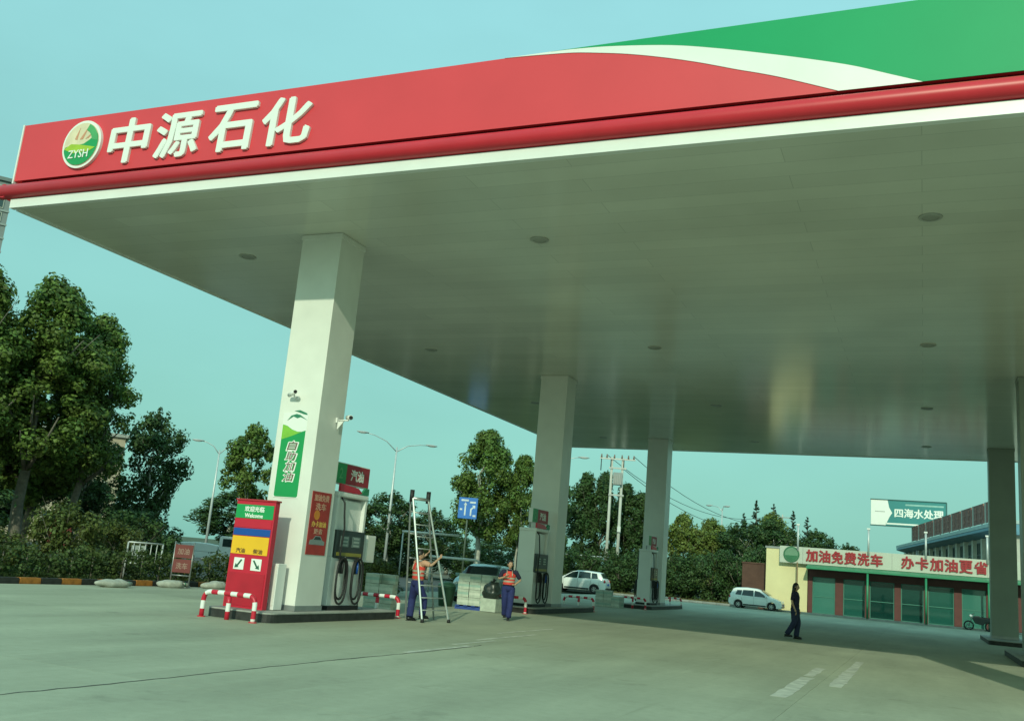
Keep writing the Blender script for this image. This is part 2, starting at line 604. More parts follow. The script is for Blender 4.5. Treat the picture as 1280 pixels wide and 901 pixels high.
def text(name, body, mat, parent, c, size, ori=FRONT, ext=0.02, bold=0.02, shear=0.0, res=2, cat=None, back=None):
    """lettering as a mesh, fitted to size (w, h) and centred at c; back draws an outline layer behind."""
    cu = bpy.data.curves.new(name, 'FONT')
    cu.body = body
    cu.shear = shear
    cu.resolution_u = res
    tmp = bpy.data.objects.new('tmp', cu)
    me0 = bpy.data.meshes.new_from_object(tmp)
    bpy.data.objects.remove(tmp)
    vs = [v.co.copy() for v in me0.vertices]
    fs = [list(p.vertices) for p in me0.polygons]
    bpy.data.meshes.remove(me0)
    x0, x1 = min(v.x for v in vs), max(v.x for v in vs)
    y0, y1 = min(v.y for v in vs), max(v.y for v in vs)
    sx, sy = size[0] / max(x1 - x0, 1e-6), size[1] / max(y1 - y0, 1e-6)
    pts = [Vector(((v.x - (x0 + x1) / 2) * sx, (v.y - (y0 + y1) / 2) * sy, 0)) for v in vs]
    bm = bmesh.new()
    bv = [bm.verts.new(p) for p in pts]
    for f in fs:
        try:
            bm.faces.new([bv[i] for i in f])
        except ValueError:
            pass
    bmesh.ops.remove_doubles(bm, verts=bm.verts, dist=1e-5)
    bmesh.ops.recalc_face_normals(bm, faces=bm.faces)
    for f in bm.faces:
        if f.normal.z < 0:
            f.normal_flip()
    ret = bmesh.ops.extrude_face_region(bm, geom=list(bm.faces))
    for e in ret['geom']:
        if isinstance(e, bmesh.types.BMVert):
            e.co.z += ext
    if bold:
        b_ = bold * size[1] / max(y1 - y0, 1e-6) * 1.0
        src = bm.copy()
        bm.clear()
        for i, (dx, dy) in enumerate(((1, 0), (-1, 0), (0, .8), (0, -.8), (.7, .6), (-.7, -.6))):
            tm = bpy.data.meshes.new('tmp')
            c2 = src.copy()
            bmesh.ops.translate(c2, verts=c2.verts, vec=(dx * b_, dy * b_, i * ext * .02))
            c2.to_mesh(tm)
            c2.free()
            bm.from_mesh(tm)
            bpy.data.meshes.remove(tm)
        src.free()
    me = bpy.data.meshes.new(name)
    bm.transform(ori.to_4x4())
    bm.to_mesh(me)
    bm.free()
    me.materials.append(mat)
    o = bpy.data.objects.new(name, me)
    C.objects.link(o)
    o.parent = parent
    o.location = c
    return o


def skin_body(nodes, edges, root, sub=1):
    """vertices/faces of a skinned skeleton; nodes = {key: (x, y, z, r)}."""
    keys = list(nodes)
    me = bpy.data.meshes.new('tmp')
    me.from_pydata([nodes[k][:3] for k in keys], [(keys.index(a), keys.index(b)) for a, b in edges], [])
    o = bpy.data.objects.new('tmp', me)
    C.objects.link(o)
    o.modifiers.new('skin', 'SKIN')
    sm = o.modifiers.new('sub', 'SUBSURF')
    sm.levels = sub
    for i, k in enumerate(keys):
        rr = nodes[k][3]
        me.skin_vertices[0].data[i].radius = rr if isinstance(rr, tuple) else (rr, rr)
        me.skin_vertices[0].data[i].use_root = (k == root)
    dg = bpy.context.evaluated_depsgraph_get()
    m2 = bpy.data.meshes.new_from_object(o.evaluated_get(dg))
    vs = [v.co.copy() for v in m2.vertices]
    fs = [list(p.vertices) for p in m2.polygons]
    bpy.data.objects.remove(o)
    bpy.data.meshes.remove(me)
    bpy.data.meshes.remove(m2)
    return vs, fs


# ------------------------------------------------------------------ setting: ground, forecourt, road, kerbs
struct(MB().box((0, 300, -0.17), (4000, 4000, 0.1), FIELD).build('ground'))
fc = bpy.data.objects.new('forecourt', None)
C.objects.link(fc)
struct(fc)
MB().box((9.5, 28.6, -0.075), (63, 87.5, 0.04), SOIL).build('sub_base', fc)
XJ = [-22, -15, -8, -1.72, 6, 13, 20, 27, 34, 41]
YJ = [-15.2 + 6 * k for k in range(15)] + [72.3]
slabs = {}
for i in range(len(XJ) - 1):
    for j in range(len(YJ) - 1):
        sx, sy = XJ[i + 1] - XJ[i], YJ[j + 1] - YJ[j]
        key = (round(sx, 2), round(sy, 2))
        if key not in slabs:
            slabs[key] = MB().box((0, 0, -0.028), (sx - 0.005, sy - 0.006, 0.056), CONCRETE).mesh('concrete_slab')
        o = share('concrete_slab', slabs[key], fc, ((XJ[i] + XJ[i + 1]) / 2, (YJ[j] + YJ[j + 1]) / 2, 0))
struct(MB().box((-72, 47, -0.06), (99.9, 36, 0.06), ASPHALT).build('road'))
struct(MB().box((-47, 7.3, -0.04), (49.6, 43, 0.06), SOIL).build('verge'))
struct(MB().box((-20, 96, -0.04), (120, 47, 0.06), SOIL).build('back_verge'))

# worn painted lane lines on the concrete
for x, y0, y1, wd in ((-2.02, 15.6, 19.6, 0.24), (-2.03, 20.0, 22.3, 0.20), (-1.43, 18.4, 22.0, 0.24), (-1.44, 22.2, 25.9, 0.2), (-8.07, 14.9, 17.5, 0.12),
                      (-8.35, 17.4, 19.3, 0.10), (-8.62, 19.0, 22.4, 0.10), (-9.2, 21.5, 25.2, 0.1)):
    n = max(2, int((y1 - y0) / 0.5))
    rnd = random.Random(int(x * 100 + y0))
    L = [(x - wd / 2 + rnd.uniform(-.02, .02), y0 + (y1 - y0) * k / n + rnd.uniform(-.03, .03)) for k in range(n + 1)]
    Rr = [(x + wd / 2 + rnd.uniform(-.02, .02), y0 + (y1 - y0) * k / n) for k in range(n + 1)]
    struct(MB().prism(L + Rr[::-1], 0.002, 0.005, PAINT, axes=('x', 'y', 'z')).build('lane_marking'))

rnd = random.Random(77)
ck = [(-8.0 + .03 * math.sin(.9 * y) + rnd.uniform(-.02, .02), y) for y in [4.5 + .22 * k for k in range(62)]]
cw = [(.010 + .022 * max(0, noise.noise(Vector((0, p[1] * .8, 3)))) + rnd.uniform(0, .006)) for p in ck]
struct(MB().prism([(p[0] - q, p[1]) for p, q in zip(ck, cw)] + [(p[0] + q, p[1]) for p, q in zip(ck, cw)][::-1], .0015, .003, M('crack_tar', (0.07, 0.075, 0.065), .8, var=.4, scale=5), axes=('x', 'y', 'z')).build('joint_crack'))

# painted kerb along the verge
kb = bpy.data.objects.new('kerb', None)
C.objects.link(kb)
kb.location = (-22.15, 12, 0)
struct(kb)
km = [MB().box((0, 0, 0.08), (0.2, 0.68, 0.16), m, taper=0.96).mesh('kerb_stone') for m in (KORANGE, KBLACK)]
for k in range(25):
    share('kerb_stone', km[k % 2], kb, (0, 0.35 + 0.7 * k, 0), rot=(0, 0, random.Random(k).uniform(-.02, .02)))
kb2 = bpy.data.objects.new('back_kerb', None)
C.objects.link(kb2)
kb2.location = (-31, 72.6, 0)
struct(kb2)
kc = MB().box((0, 0, 0.08), (0.98, 0.25, 0.16), CONC).mesh('kerb_stone')
for k in range(20):
    share('kerb_stone', kc, kb2, (0.5 + k, 0, 0))

# ------------------------------------------------------------------ canopy
L0 = Vector((-20.05, 15.2, 8.93))
XE, YE = 26.0, 55.0
canopy = thing('station_canopy', 'large white soffit canopy with red fascia and green and white swoosh over the whole forecourt', 'canopy', L0)


def cp(mb, name, bevel=0.0, parent=canopy):
    return mb.build(name, parent, bevel, loc=-L0 if parent == canopy else None)


cp(MB().box(((L0.x + XE) / 2, (L0.y + YE) / 2, 8.98), (XE - L0.x, YE - L0.y, 0.10), SOFFIT), 'soffit')
cp(MB().box(((L0.x + XE) / 2, (L0.y + YE) / 2 + .2, 9.25), (XE - L0.x - .6, YE - L0.y - .8, 0.30), GREY), 'roof_deck')
trim = MB()
trim.box(((L0.x + XE) / 2, 15.13, 9.01), (XE - L0.x + 0.12, 0.14, 0.22), WHITE)
trim.box((L0.x - 0.03, (L0.y + YE) / 2 + .02, 9.013), (0.10, YE - L0.y - 0.10, 0.22), WHITE)
trim.box(((L0.x + XE) / 2, YE + 0.03, 9.016), (XE - L0.x + 0.2, 0.10, 0.24), WHITE)
cp(trim, 'white_trim')
n = 14
bar = MB()
bar.tube([(-20.52, 15.05, 9.31), (-20.46, 15.05, 9.31), (XE + .4, 15.05, 9.31)], [0.09, 0.175, 0.175], REDD, n=24)
bar.tube([(-20.30, 14.95, 9.31), (-20.30, YE, 9.31)], 0.17, REDD, n=18)
cp(bar, 'bumper_bar')
gap = MB()
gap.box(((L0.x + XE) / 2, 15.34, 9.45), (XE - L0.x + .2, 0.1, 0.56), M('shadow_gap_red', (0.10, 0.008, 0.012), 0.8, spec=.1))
cp(gap, 'gap_backing')
cp(MB().box(((-20.31 + XE + .3) / 2, 15.275, 10.39), (XE + .3 + 20.31, 0.15, 1.46), RED), 'front_fascia')
cp(MB().box((-20.33, 15.27, 10.36), (0.045, 0.19, 1.54), WHITE), 'end_trim')
cp(MB().box((-20.24, (15.36 + YE) / 2, 10.36), (0.12, YE - 15.37, 1.5), RED), 'side_fascia')
upc = [(-6.45, 11.12), (-5.9, 11.105), (-5.16, 11.05), (-4.11, 10.91), (-3.25, 10.72), (-2.42, 10.50), (-1.75, 10.31), (-1.05, 10.09), (-0.45, 9.85), (0.02, 9.66)]
loc_ = [(-1.26, 9.66), (-2.01, 9.96), (-2.48, 10.13), (-2.95, 10.28), (-3.6, 10.50), (-4.25, 10.69), (-4.95, 10.86), (-5.62, 10.98), (-6.0, 11.035), (-6.45, 11.07), (-6.95, 11.10), (-7.4, 11.12)]


def smooth2(P, m=6):
    out = []
    for i in range(len(P) - 1):
        p0, p1, p2, p3 = P[max(i - 1, 0)], P[i], P[i + 1], P[min(i + 2, len(P) - 1)]
        for k in range(m):
            t = k / m
            out.append(tuple(0.5 * (2 * b + (c - a) * t + (2 * a - 5 * b + 4 * c - d) * t * t + (3 * b - a - 3 * c + d) * t ** 3) for a, b, c, d in zip(p0, p1, p2, p3)))
    return out + [P[-1]]


upc, loc_ = smooth2(upc), smooth2(loc_)
cp(MB().prism(upc + loc_, 15.187, 15.202, WHITE), 'swoosh_band')
cp(MB().prism(upc + [(XE + .3, 9.661), (XE + .3, 11.119)], 15.184, 15.202, GREEN), 'green_panel')
FR = Vector((0, 0, 0)) - L0
for ch, x, wd in (('中', -16.74, 1.16), ('源', -15.30, 1.20), ('石', -13.78, 1.18), ('化', -12.36, 1.20)):
    text('letter', ch, LETTER, canopy, Vector((x, 15.198, 10.345)) - L0, (wd, 1.06), ext=0.06, bold=0.028, shear=0.04)
# round emblem
lg = MB().disc((-18.20, 15.17, 10.385), 0.60, 0.08, LETTER, n=48).build('emblem', canopy, loc=-L0)
MB().disc((-18.20, 15.122, 10.385), 0.535, 0.02, CREAM, n=48).build('emblem_sky', lg)
seg = [(-18.20 + 0.53 * math.cos(a), 10.385 + 0.53 * math.sin(a)) for a in [R(-165 + 160 * k / 24) for k in range(25)]]
seg += [(-18.20 + 0.53 * math.cos(R(-2 + 4 * k)), 10.385 + 0.53 * math.sin(R(-2 + 4 * k))) for k in range(8)]
seg += [(-17.95, 10.46), (-18.10, 10.38), (-18.30, 10.36), (-18.50, 10.38), (-18.68, 10.33)]
MB().prism(seg, 15.104, 15.113, SIGNGREEN).build('emblem_hill', lg)
hill2 = [(-18.70, 10.28), (-18.5, 10.40), (-18.2, 10.36), (-17.9, 10.30), (-17.72, 10.26), (-17.9, 10.18), (-18.4, 10.16)]
MB().prism(hill2, 15.098, 15.103, LIME).build('emblem_field', lg)
text('emblem_letters', 'ZYSH', LETTER, lg, (-18.22, 15.097, 10.13), (0.62, 0.20), ext=0.008, bold=0.01)
for k, (a, b, c) in enumerate((((-18.42, 10.52), (-18.30, 10.80), (-18.34, 10.50)), ((-18.26, 10.50), (-18.02, 10.84), (-18.16, 10.50)), ((-18.08, 10.50), (-17.82, 10.70), (-17.98, 10.52)))):
    MB().prism([a, b, c], 15.1056, 15.112, M('ray_orange', (0.62, 0.28, 0.16), 0.4)).build('emblem_ray', lg)
for a0, a1 in ((40, 70),):
    pl = [(-18.20 + 0.52 * math.cos(R(a)), 10.385 + 0.52 * math.sin(R(a))) for a in range(5, 75, 7)] + [(-18.20 + 0.34 * math.cos(R(a)), 10.385 + 0.36 * math.sin(R(a))) for a in range(70, 5, -14)]
    MB().prism(pl, 15.1012, 15.1036, M('emblem_green', (0.08, 0.36, 0.12), 0.4)).build('emblem_crescent', lg)
# recessed ceiling lights
clr = MB().disc((0, 0, -0.012), 0.22, 0.03, M('lamp_ring', (0.40, 0.40, 0.36), .5), axis='z', n=20, rin=0.16).mesh('ceiling_light')
cll = MB().disc((0, 0, -0.006), 0.158, 0.02, M('lamp_lens_off', (0.34, 0.34, 0.30), 0.4), axis='z', n=20).mesh('lens')
for x in (-16.36, -8.08, 0.15, 7.6):
    for y in (19.3, 29.8, 40.2, 50.6):
        o = share('ceiling_light', clr, canopy, Vector((x, y, 8.93)) - L0)
        share('lens', cll, o)

# ------------------------------------------------------------------ columns
CW, CDp = 1.11, 1.03
XL, XR = -13.76, 2.85
COLY = (18.1, 34.2, 50.5)


COLSHADE = M('shade_grey_cladding', (0.30, 0.33, 0.28), 0.45, var=0.1, scale=0.8)  # column cladding darkened to paint in the deep shade under the canopy


def column(x, y, label, m=COLW):
    t = thing('canopy_column', label, 'column', (x + CW / 2, y + CDp / 2, 0.2), 0, 'square columns carrying the canopy')
    MB().box((0, 0, 4.365), (CW, CDp, 8.73 - 0.003), m).build('shaft', t, 0.012)
    MB().box((0, 0, 0.06), (CW + 0.03, CDp + 0.03, 0.12), GREY).build('skirting', t, 0.006)
    MB().box((0, 0, 8.66), (CW + 0.04, CDp + 0.04, 0.12), m).build('collar', t, 0.006)
    return t


column(XL, COLY[0], 'white square column carrying the green banner and two cameras')
column(XL, COLY[1], 'bare white column behind the dispenser nearest the walking man in orange vest')
column(XL, COLY[2], 'white column on the far island, just right of the twin utility poles')
column(XR, COLY[2], 'column greyed with painted-in shade standing before the right end of the shop', COLSHADE)
column(XR, COLY[1], 'shaded column cut off by the right picture edge', COLSHADE)
column(XR, COLY[0], 'column out past the right edge, throwing a shadow strip on the concrete', COLSHADE)

# ------------------------------------------------------------------ islands


def island(x0, x1, y0, y1, label):
    t = thing('pump_island', label, 'pump island', ((x0 + x1) / 2, (y0 + y1) / 2, 0), 0, 'raised islands under the columns')
    hx, hy, r = (x1 - x0) / 2, (y1 - y0) / 2, 0.25
    poly = []
    for cx, cy, a0 in ((hx - r, hy - r, 0), (-hx + r, hy - r, 90), (-hx + r, -hy + r, 180), (hx - r, -hy + r, 270)):
        poly += [(cx + r * math.cos(R(a0 + 18 * k)), cy + r * math.sin(R(a0 + 18 * k))) for k in range(6)]
    MB().prism(poly, 0, 0.165, KBLACK, axes=('x', 'y', 'z')).build('kerb_ring', t, 0.01)
    MB().prism([(p[0] * 1.006, p[1] * 1.002) for p in poly], 0.166, 0.2, CONC, axes=('x', 'y', 'z')).build('island_top', t, 0.012)
    return t


island(-14.05, -12.35, 16.85, 22.25, 'black edged island under the column with the green banner')
island(-14.05, -12.35, 31.7, 38.6, 'black edged island behind the man in the orange vest')
island(-14.05, -12.35, 47.5, 54.6, 'farthest black edged island of the left row, under the third column')
island(2.55, 4.3, 47.5, 54.6, 'black edged island under the shade-greyed column before the shop')
island(2.55, 4.3, 31.7, 38.6, 'island at the right picture edge under the cut off column')

# ------------------------------------------------------------------ guard rails at the island ends
RW = (SIGNRED, LETTER)


def band_tube(mb, pts, r, step=0.165, start=0):
    """red and white banded tube along a polyline."""
    pts = [Vector(p) for p in pts]
    out, ms = [pts[0]], []
    acc, k = 0.0, start
    for a, b in zip(pts, pts[1:]):
        d = (b - a).length
        pos = 0.0
        while acc + (d - pos) >= step:
            pos += step - acc
            acc = 0
            out.append(a.lerp(b, pos / d))
            ms.append(RW[k % 2])
            k += 1
        if d - pos > 1e-4:
            acc += d - pos
            out.append(b)
            ms.append(RW[k % 2])
    mb.tube(out, r, RW[0], n=10, mats=ms + [ms[-1]])


def guard_rail(name_label, c, width, rz=0, legs=3, h=0.52, tail=0.0):
    t = thing('guard_rail', name_label, 'guard rail', c, rz, 'red and white guard rails at the island ends')
    hw = width / 2
    arc = lambda sx: [(sx * (hw - 0.16 + 0.16 * math.sin(R(a))), 0, h - 0.16 + 0.16 * math.cos(R(a))) for a in (0, 22, 45, 68, 90)]
    path = [(-hw, 0, 0.0)] + arc(-1)[::-1] + arc(1) + [(hw, 0, 0.0)]
    mb = MB()
    band_tube(mb, path, 0.05)
    mb.build('hoop', t)
    if legs == 3:
        l = MB()
        band_tube(l, [(0, 0, 0), (0, 0, h - 0.052)], 0.05)
        l.build('leg', t)
    for x in (-hw, hw):
        MB().disc((x, 0, 0.01), 0.085, 0.02, REDD, axis='z', n=14).build('foot_plate', t)
    return t


guard_rail('three legged red and white guard rail in front of the red price sign', (-13.19, 16.55, 0), 1.32)
guard_rail('red and white guard rail by the carton stack left of the ladder', (-13.2, 22.55, 0), 1.3)
guard_rail('red and white guard rail right behind the walking man', (-13.2, 31.42, 0), 1.3)
guard_rail('guard rail just left of the white hatchback with red tail lamps', (-13.2, 38.95, 0), 1.3)
guard_rail('far guard rail in front of the third dispenser', (-13.2, 47.2, 0), 1.3)
guard_rail('farthest guard rail, right of the third column of the left row', (-13.2, 54.95, 0), 1.3)

# ------------------------------------------------------------------ price sign
ps = thing('price_sign', 'red price sign with green, blue and orange panels at the island end', 'sign', (-13.44, 17.40, 0.2), 0)
MB().box((0, 0, 1.14), (1.04, 0.16, 2.28), SIGNRED).build('cabinet', ps, 0.01)
fy = -0.08


def panel(name, x0, x1, z0, z1, mat, parent=ps, y=fy, t=0.012):
    return MB().box(((x0 + x1) / 2, y - t / 2 - 0.001, (z0 + z1) / 2), (x1 - x0, t, z1 - z0), mat).build(name, parent, 0.003)


panel('header_panel', -0.505, 0.495, 1.90, 2.20, SIGNGREEN)
text('welcome_text', '欢迎光临', LETTER, ps, (-0.01, fy - 0.014, 2.105), (0.52, 0.115), ext=0.006, bold=0.03)
text('welcome_text', 'Welcome', LETTER, ps, (-0.01, fy - 0.014, 1.965), (0.48, 0.085), ext=0.006, bold=0.03)
panel('red_strip', -0.50, 0.48, 1.70, 1.885, SIGNRED)
panel('blue_strip', -0.50, 0.48, 1.53, 1.685, SIGNBLUE)
panel('orange_panel', -0.50, 0.47, 1.13, 1.515, SIGNYEL)
text('price_text', '汽油', M('print_brown', (0.10, 0.05, 0.02), 0.5), ps, (-0.24, fy - 0.014, 1.205), (0.24, 0.1), ext=0.005, bold=0.02)
text('price_text', '柴油', MATS['print_brown'], ps, (0.22, fy - 0.014, 1.205), (0.24, 0.1), ext=0.005, bold=0.02)
for x, s in ((-0.24, -1), (0.22, 1)):
    pl = panel('arrow_plate', x - 0.135, x + 0.135, 0.80, 1.05, LETTER)
    y0 = fy - 0.0145
    q = [(x - s * 0.09, 1.01), (x - s * 0.05, 1.02), (x + s * 0.045, 0.895), (x + s * 0.075, 0.93), (x + s * 0.1, 0.835), (x - s * 0.01, 0.85), (x + s * 0.015, 0.872)]
    MB().prism(q if s > 0 else q[::-1], y0 - 0.006, y0, M('arrow_green', (0.02, 0.10, 0.06), 0.5)).build('arrow', pl)
panel('lower_panel', -0.48, 0.48, 0.05, 0.74, M('sign_red_deep', (0.46, 0.012, 0.03), 0.4))
MB().box((0, 0, 2.30), (1.08, 0.20, 0.04), M('sign_cap', (0.40, 0.02, 0.03), 0.45)).build('cap', ps, 0.006)
ac = thing('steel_cabinet', 'small white steel cabinet between the price sign and the column', 'cabinet', (-12.96, 17.80, 0.2))
MB().box((0, 0, 0.5), (0.16, 0.30, 0.98), WHITE).build('case', ac, 0.01)
MB().box((0, -0.156, 0.52), (0.12, 0.012, 0.84), COLW).build('door', ac, 0.004)

# ------------------------------------------------------------------ banner on the first column
bn = thing('column_banner', 'tall green banner with a leaf mark on the nearest column', 'banner', (-13.27, 18.1, 2.66))
by = -0.012
MB().box((0, -0.004, 0.95), (0.68, 0.014, 1.94), LETTER).build('backing', bn)
gp = [(-0.32, 0.03), (-0.29, 0.0), (0.29, 0.0), (0.32, 0.03), (0.32, 1.52), (0.22, 1.49), (0.1, 1.49), (-0.06, 1.54), (-0.2, 1.62), (-0.32, 1.65)]
MB().prism(gp, -0.018, -0.0115, SIGNGREEN).build('green_field', bn)
MB().prism([(-0.32, 1.645), (-0.2, 1.615), (-0.06, 1.535), (0.1, 1.485), (0.22, 1.485), (0.05, 1.42), (-0.12, 1.36), (-0.32, 1.30)], -0.021, -0.0185, M('banner_lime', (0.22, 0.50, 0.05), 0.45)).build('lime_wave', bn)
lf = M('leaf_print', (0.03, 0.20, 0.11), 0.5)
MB().prism([(-0.22, 1.74), (-0.12, 1.86), (0.02, 1.90), (0.12, 1.88), (0.33, 1.76), (0.14, 1.83), (0.05, 1.80), (-0.06, 1.84)], -0.018, -0.0115, lf).build('leaf_mark', bn)
MB().prism([(-0.05, 1.97), (0.06, 1.95), (0.2, 1.90), (0.32, 1.88), (0.30, 1.92), (0.1, 1.99)], -0.018, -0.0115, lf).build('leaf_mark', bn)
for k, ch in enumerate('自助加油'):
    z = 1.16 - 0.235 * k
    o = text('banner_letter', ch, LETTER, bn, (0.02, -0.019, z), (0.32, 0.235), ext=0.003, bold=0.055, shear=0.15)
    text('letter_face', ch, M('letter_maroon', (0.16, 0.05, 0.05), 0.5), o, (0, -0.003, 0), (0.28, 0.205), ext=0.004, bold=0.0, shear=0.15)

# ------------------------------------------------------------------ poster on the shaded face
po = thing('wall_poster', 'red advertising poster on the shaded side of the nearest column', 'poster', (XL + CW, 18.62, 1.44))
MB().box((0.007, 0, 0.70), (0.012, 0.76, 1.41), M('poster_red', (0.40, 0.03, 0.025), 0.45, var=0.2, scale=4)).build('sheet', po)
PY = M('poster_yellow', (0.75, 0.48, 0.10), 0.5)
PP = M('poster_pink', (0.62, 0.34, 0.24), 0.5)
for body, z, wd, ht, m in (('加油免费', 1.27, 0.58, 0.15, PP), ('洗车', 1.07, 0.42, 0.16, PP), ('办卡加油', 0.68, 0.56, 0.13, PY), ('更省', 0.52, 0.34, 0.12, PP)):
    text('poster_text', body, m, po, (0.0135, 0, z), (wd, ht), ori=SIDEX, ext=0.003, bold=0.02)
MB().disc((0.0145, -0.12, 0.88), 0.11, 0.004, M('poster_orange', (0.72, 0.24, 0.03), 0.5), axis='x', n=20).build('sun_print', po)
MB().prism([(-0.3, 0.22), (-0.28, 0.32), (-0.16, 0.34), (-0.08, 0.42), (0.12, 0.42), (0.2, 0.33), (0.3, 0.30), (0.3, 0.22)], 0.0135, 0.017, M('print_grey', (0.24, 0.27, 0.27), 0.4), axes=('y', 'z', 'x')).build('car_print', po)
MB().prism([(-0.14, 0.335), (-0.07, 0.40), (0.1, 0.40), (0.16, 0.335)], 0.0172, 0.019, DARK, axes=('y', 'z', 'x')).build('window_print', po)

# ------------------------------------------------------------------ surveillance cameras
c1 = thing('security_camera', 'small white camera on the sunlit front of the nearest column', 'camera', (-13.30, 18.1, 4.93), 0, 'surveillance cameras')
MB().box((0, -0.02, 0), (0.1, 0.04, 0.1), WHITE).build('wall_plate', c1, 0.01)
MB().tube([(0, -0.03, 0.0), (0, -0.12, 0.0), (0.02, -0.17, 0.05)], 0.018, WHITE, n=8).build('bracket', c1)
MB().tube([(-0.14, -0.14, 0.04), (0.10, -0.26, 0.10)], 0.048, WHITE, n=12).build('housing', c1)
MB().tube([(0.095, -0.258, 0.099), (0.125, -0.272, 0.106)], 0.04, BLACK, n=12).build('lens', c1)
c2 = thing('security_camera', 'white camera on a long arm from the shaded side of the nearest column', 'camera', (XL + CW, 18.85, 4.55), 0, 'surveillance cameras')
MB().box((0.02, 0, 0), (0.04, 0.12, 0.12), WHITE).build('wall_plate', c2, 0.01)
MB().tube([(0.03, 0, 0.0), (0.34, -0.04, 0.0)], 0.02, WHITE, n=8).build('arm', c2)
MB().prism([(0.03, -0.03), (0.20, -0.015), (0.03, -0.22)], -0.012, 0.012, WHITE).build('brace', c2)
MB().tube([(0.22, 0.10, 0.09), (0.46, -0.14, 0.05)], 0.055, WHITE, n=12).build('housing', c2)
MB().tube([(0.455, -0.135, 0.05), (0.48, -0.16, 0.046)], 0.045, BLACK, n=12).build('lens', c2)

# ------------------------------------------------------------------ fuel dispensers (wide face looks along +X)


def dispenser(loc, label):
    t = thing('fuel_dispenser', label, 'fuel dispenser', loc, 0, 'fuel dispensers on the islands')
    W, Dp = 1.34, 0.74        # along Y, along X
    MB().box((0, 0, 0.05), (Dp + .02, W + .02, 0.10), BLACK).build('plinth', t)
    MB().box((0, 0, 0.66), (Dp - .06, W, 1.12), WHITE).build('cabinet', t, 0.012)
    for s in (-1, 1):
        MB().box((0, s * (W / 2 - 0.05), 1.93), (Dp - 0.10, 0.10, 1.42), WHITE).build('side_post', t, 0.012)
    MB().box((0, 0, 1.53), (Dp, W - 0.06, 0.66), DARK).build('display_head', t, 0.01)
    for f in (1, -1):
        x = f * (Dp / 2)
        for s in (-1, 1):
            sc = MB().box((x + f * 0.006, s * 0.26, 1.60), (0.012, 0.36, 0.26), M('lcd_grey', (0.13, 0.17, 0.16), 0.2)).build('screen', t, 0.004)
            for k in range(3):
                MB().box((x + f * 0.0135, s * 0.26, 1.685 - 0.085 * k), (0.004, 0.24, 0.045), M('digit_strip', (0.30, 0.34, 0.32), 0.3)).build('digit_window', sc)
        MB().box((x + f * 0.004, 0, 1.30), (0.010, W - 0.24, 0.08), M('ochre_strip', (0.28, 0.24, 0.04), 0.4)).build('fuel_strip', t)
        for s in (-1, 1):
            y = s * 0.33
            nz = MB()
            nz.box((x + f * 0.03, y, 1.02), (0.07, 0.10, 0.34), DARK)
            nz.tube([(x + f * 0.06, y, 1.14), (x + f * 0.10, y - 0.03, 1.02), (x + f * 0.085, y - 0.02, 0.86)], 0.028, SIGNBLUE if s > 0 else BLACK, n=8)
            nz.tube([(x + f * 0.06, y + 0.03, 1.16), (x + f * 0.07, y + 0.09, 1.24)], 0.018, GREY, n=6)
            nz.build('nozzle', t)
            hs = MB()
            for j, (rr, zz, hh, xx) in enumerate(((0.20, 0.72, 0.46, 0.06), (0.25, 0.68, 0.53, 0.10))):
                pts = [(x + f * (xx + 0.012 * math.sin(3 * a)), y + s * 0.02 * j + rr * math.sin(a), zz + hh * math.cos(a)) for a in [2 * PI * k / 24 for k in range(25)]]
                hs.tube(pts, 0.026, BLACK, n=6, caps=False)
            hs.build('hose', t)
        hs = MB()
        hs.tube([(x - f * 0.06, -0.50, 2.62), (x + f * 0.03, -0.49, 2.5), (x + f * 0.05, -0.47, 2.2), (x + f * 0.05, -0.40, 1.9), (x + f * 0.05, -0.46, 1.3), (x + f * .06, -0.40, 1.1)], 0.022, BLACK, n=7)
        hs.build('hose', t)
    MB().box((0, 0, 2.22), (Dp - 0.30, W - 0.22, 0.72), WHITE).build('upper_panel', t, 0.01)
    MB().box((0, 0, 2.70), (Dp - 0.06, W + 0.02, 0.12), WHITE).build('top_beam', t, 0.03)
    cpm = MB()
    cpm.prism([(-W / 2 + .02, 2.765), (0.2, 2.765), (0.34, 2.80), (0.16, 2.90), (-W / 2 + .02, 2.95)], Dp / 2 - 0.09, Dp / 2 - 0.03, SIGNRED, axes=('y', 'z', 'x'))
    cpm.prism([(0.22, 2.765), (W / 2 - .02, 2.765), (W / 2 - .02, 2.93), (0.5, 2.95), (0.37, 2.82)], Dp / 2 - 0.09, Dp / 2 - 0.03, EAVE, axes=('y', 'z', 'x'))
    cpm.build('crest', t)
    for s in (-1, 1):
        MB().tube([(0, s * 0.5, 2.74), (0, s * 0.5, 2.98)], 0.03, GREY, n=8).build('sign_post', t)
    sg = MB().box((0.08, 0.08, 3.21), (0.16, 1.56, 0.52), WHITE).build('number_sign', t, 0.01)
    MB().box((0.164, -0.45, 3.21), (0.010, 0.48, 0.48), SIGNGREEN).build('green_face', sg)
    MB().box((0.164, 0.325, 3.21), (0.010, 1.06, 0.48), M('sign_maroon', (0.36, 0.02, 0.035), 0.45)).build('red_face', sg)
    text('number', '2', M('number_green', (0.10, 0.40, 0.16), 0.45), sg, (0.170, -0.45, 3.21), (0.14, 0.24), ori=SIDEX, ext=0.006, bold=0.02)
    text('sign_text', '汽油', LETTER, sg, (0.170, 0.29, 3.21), (0.58, 0.27), ori=SIDEX, ext=0.006, bold=0.03)
    return t


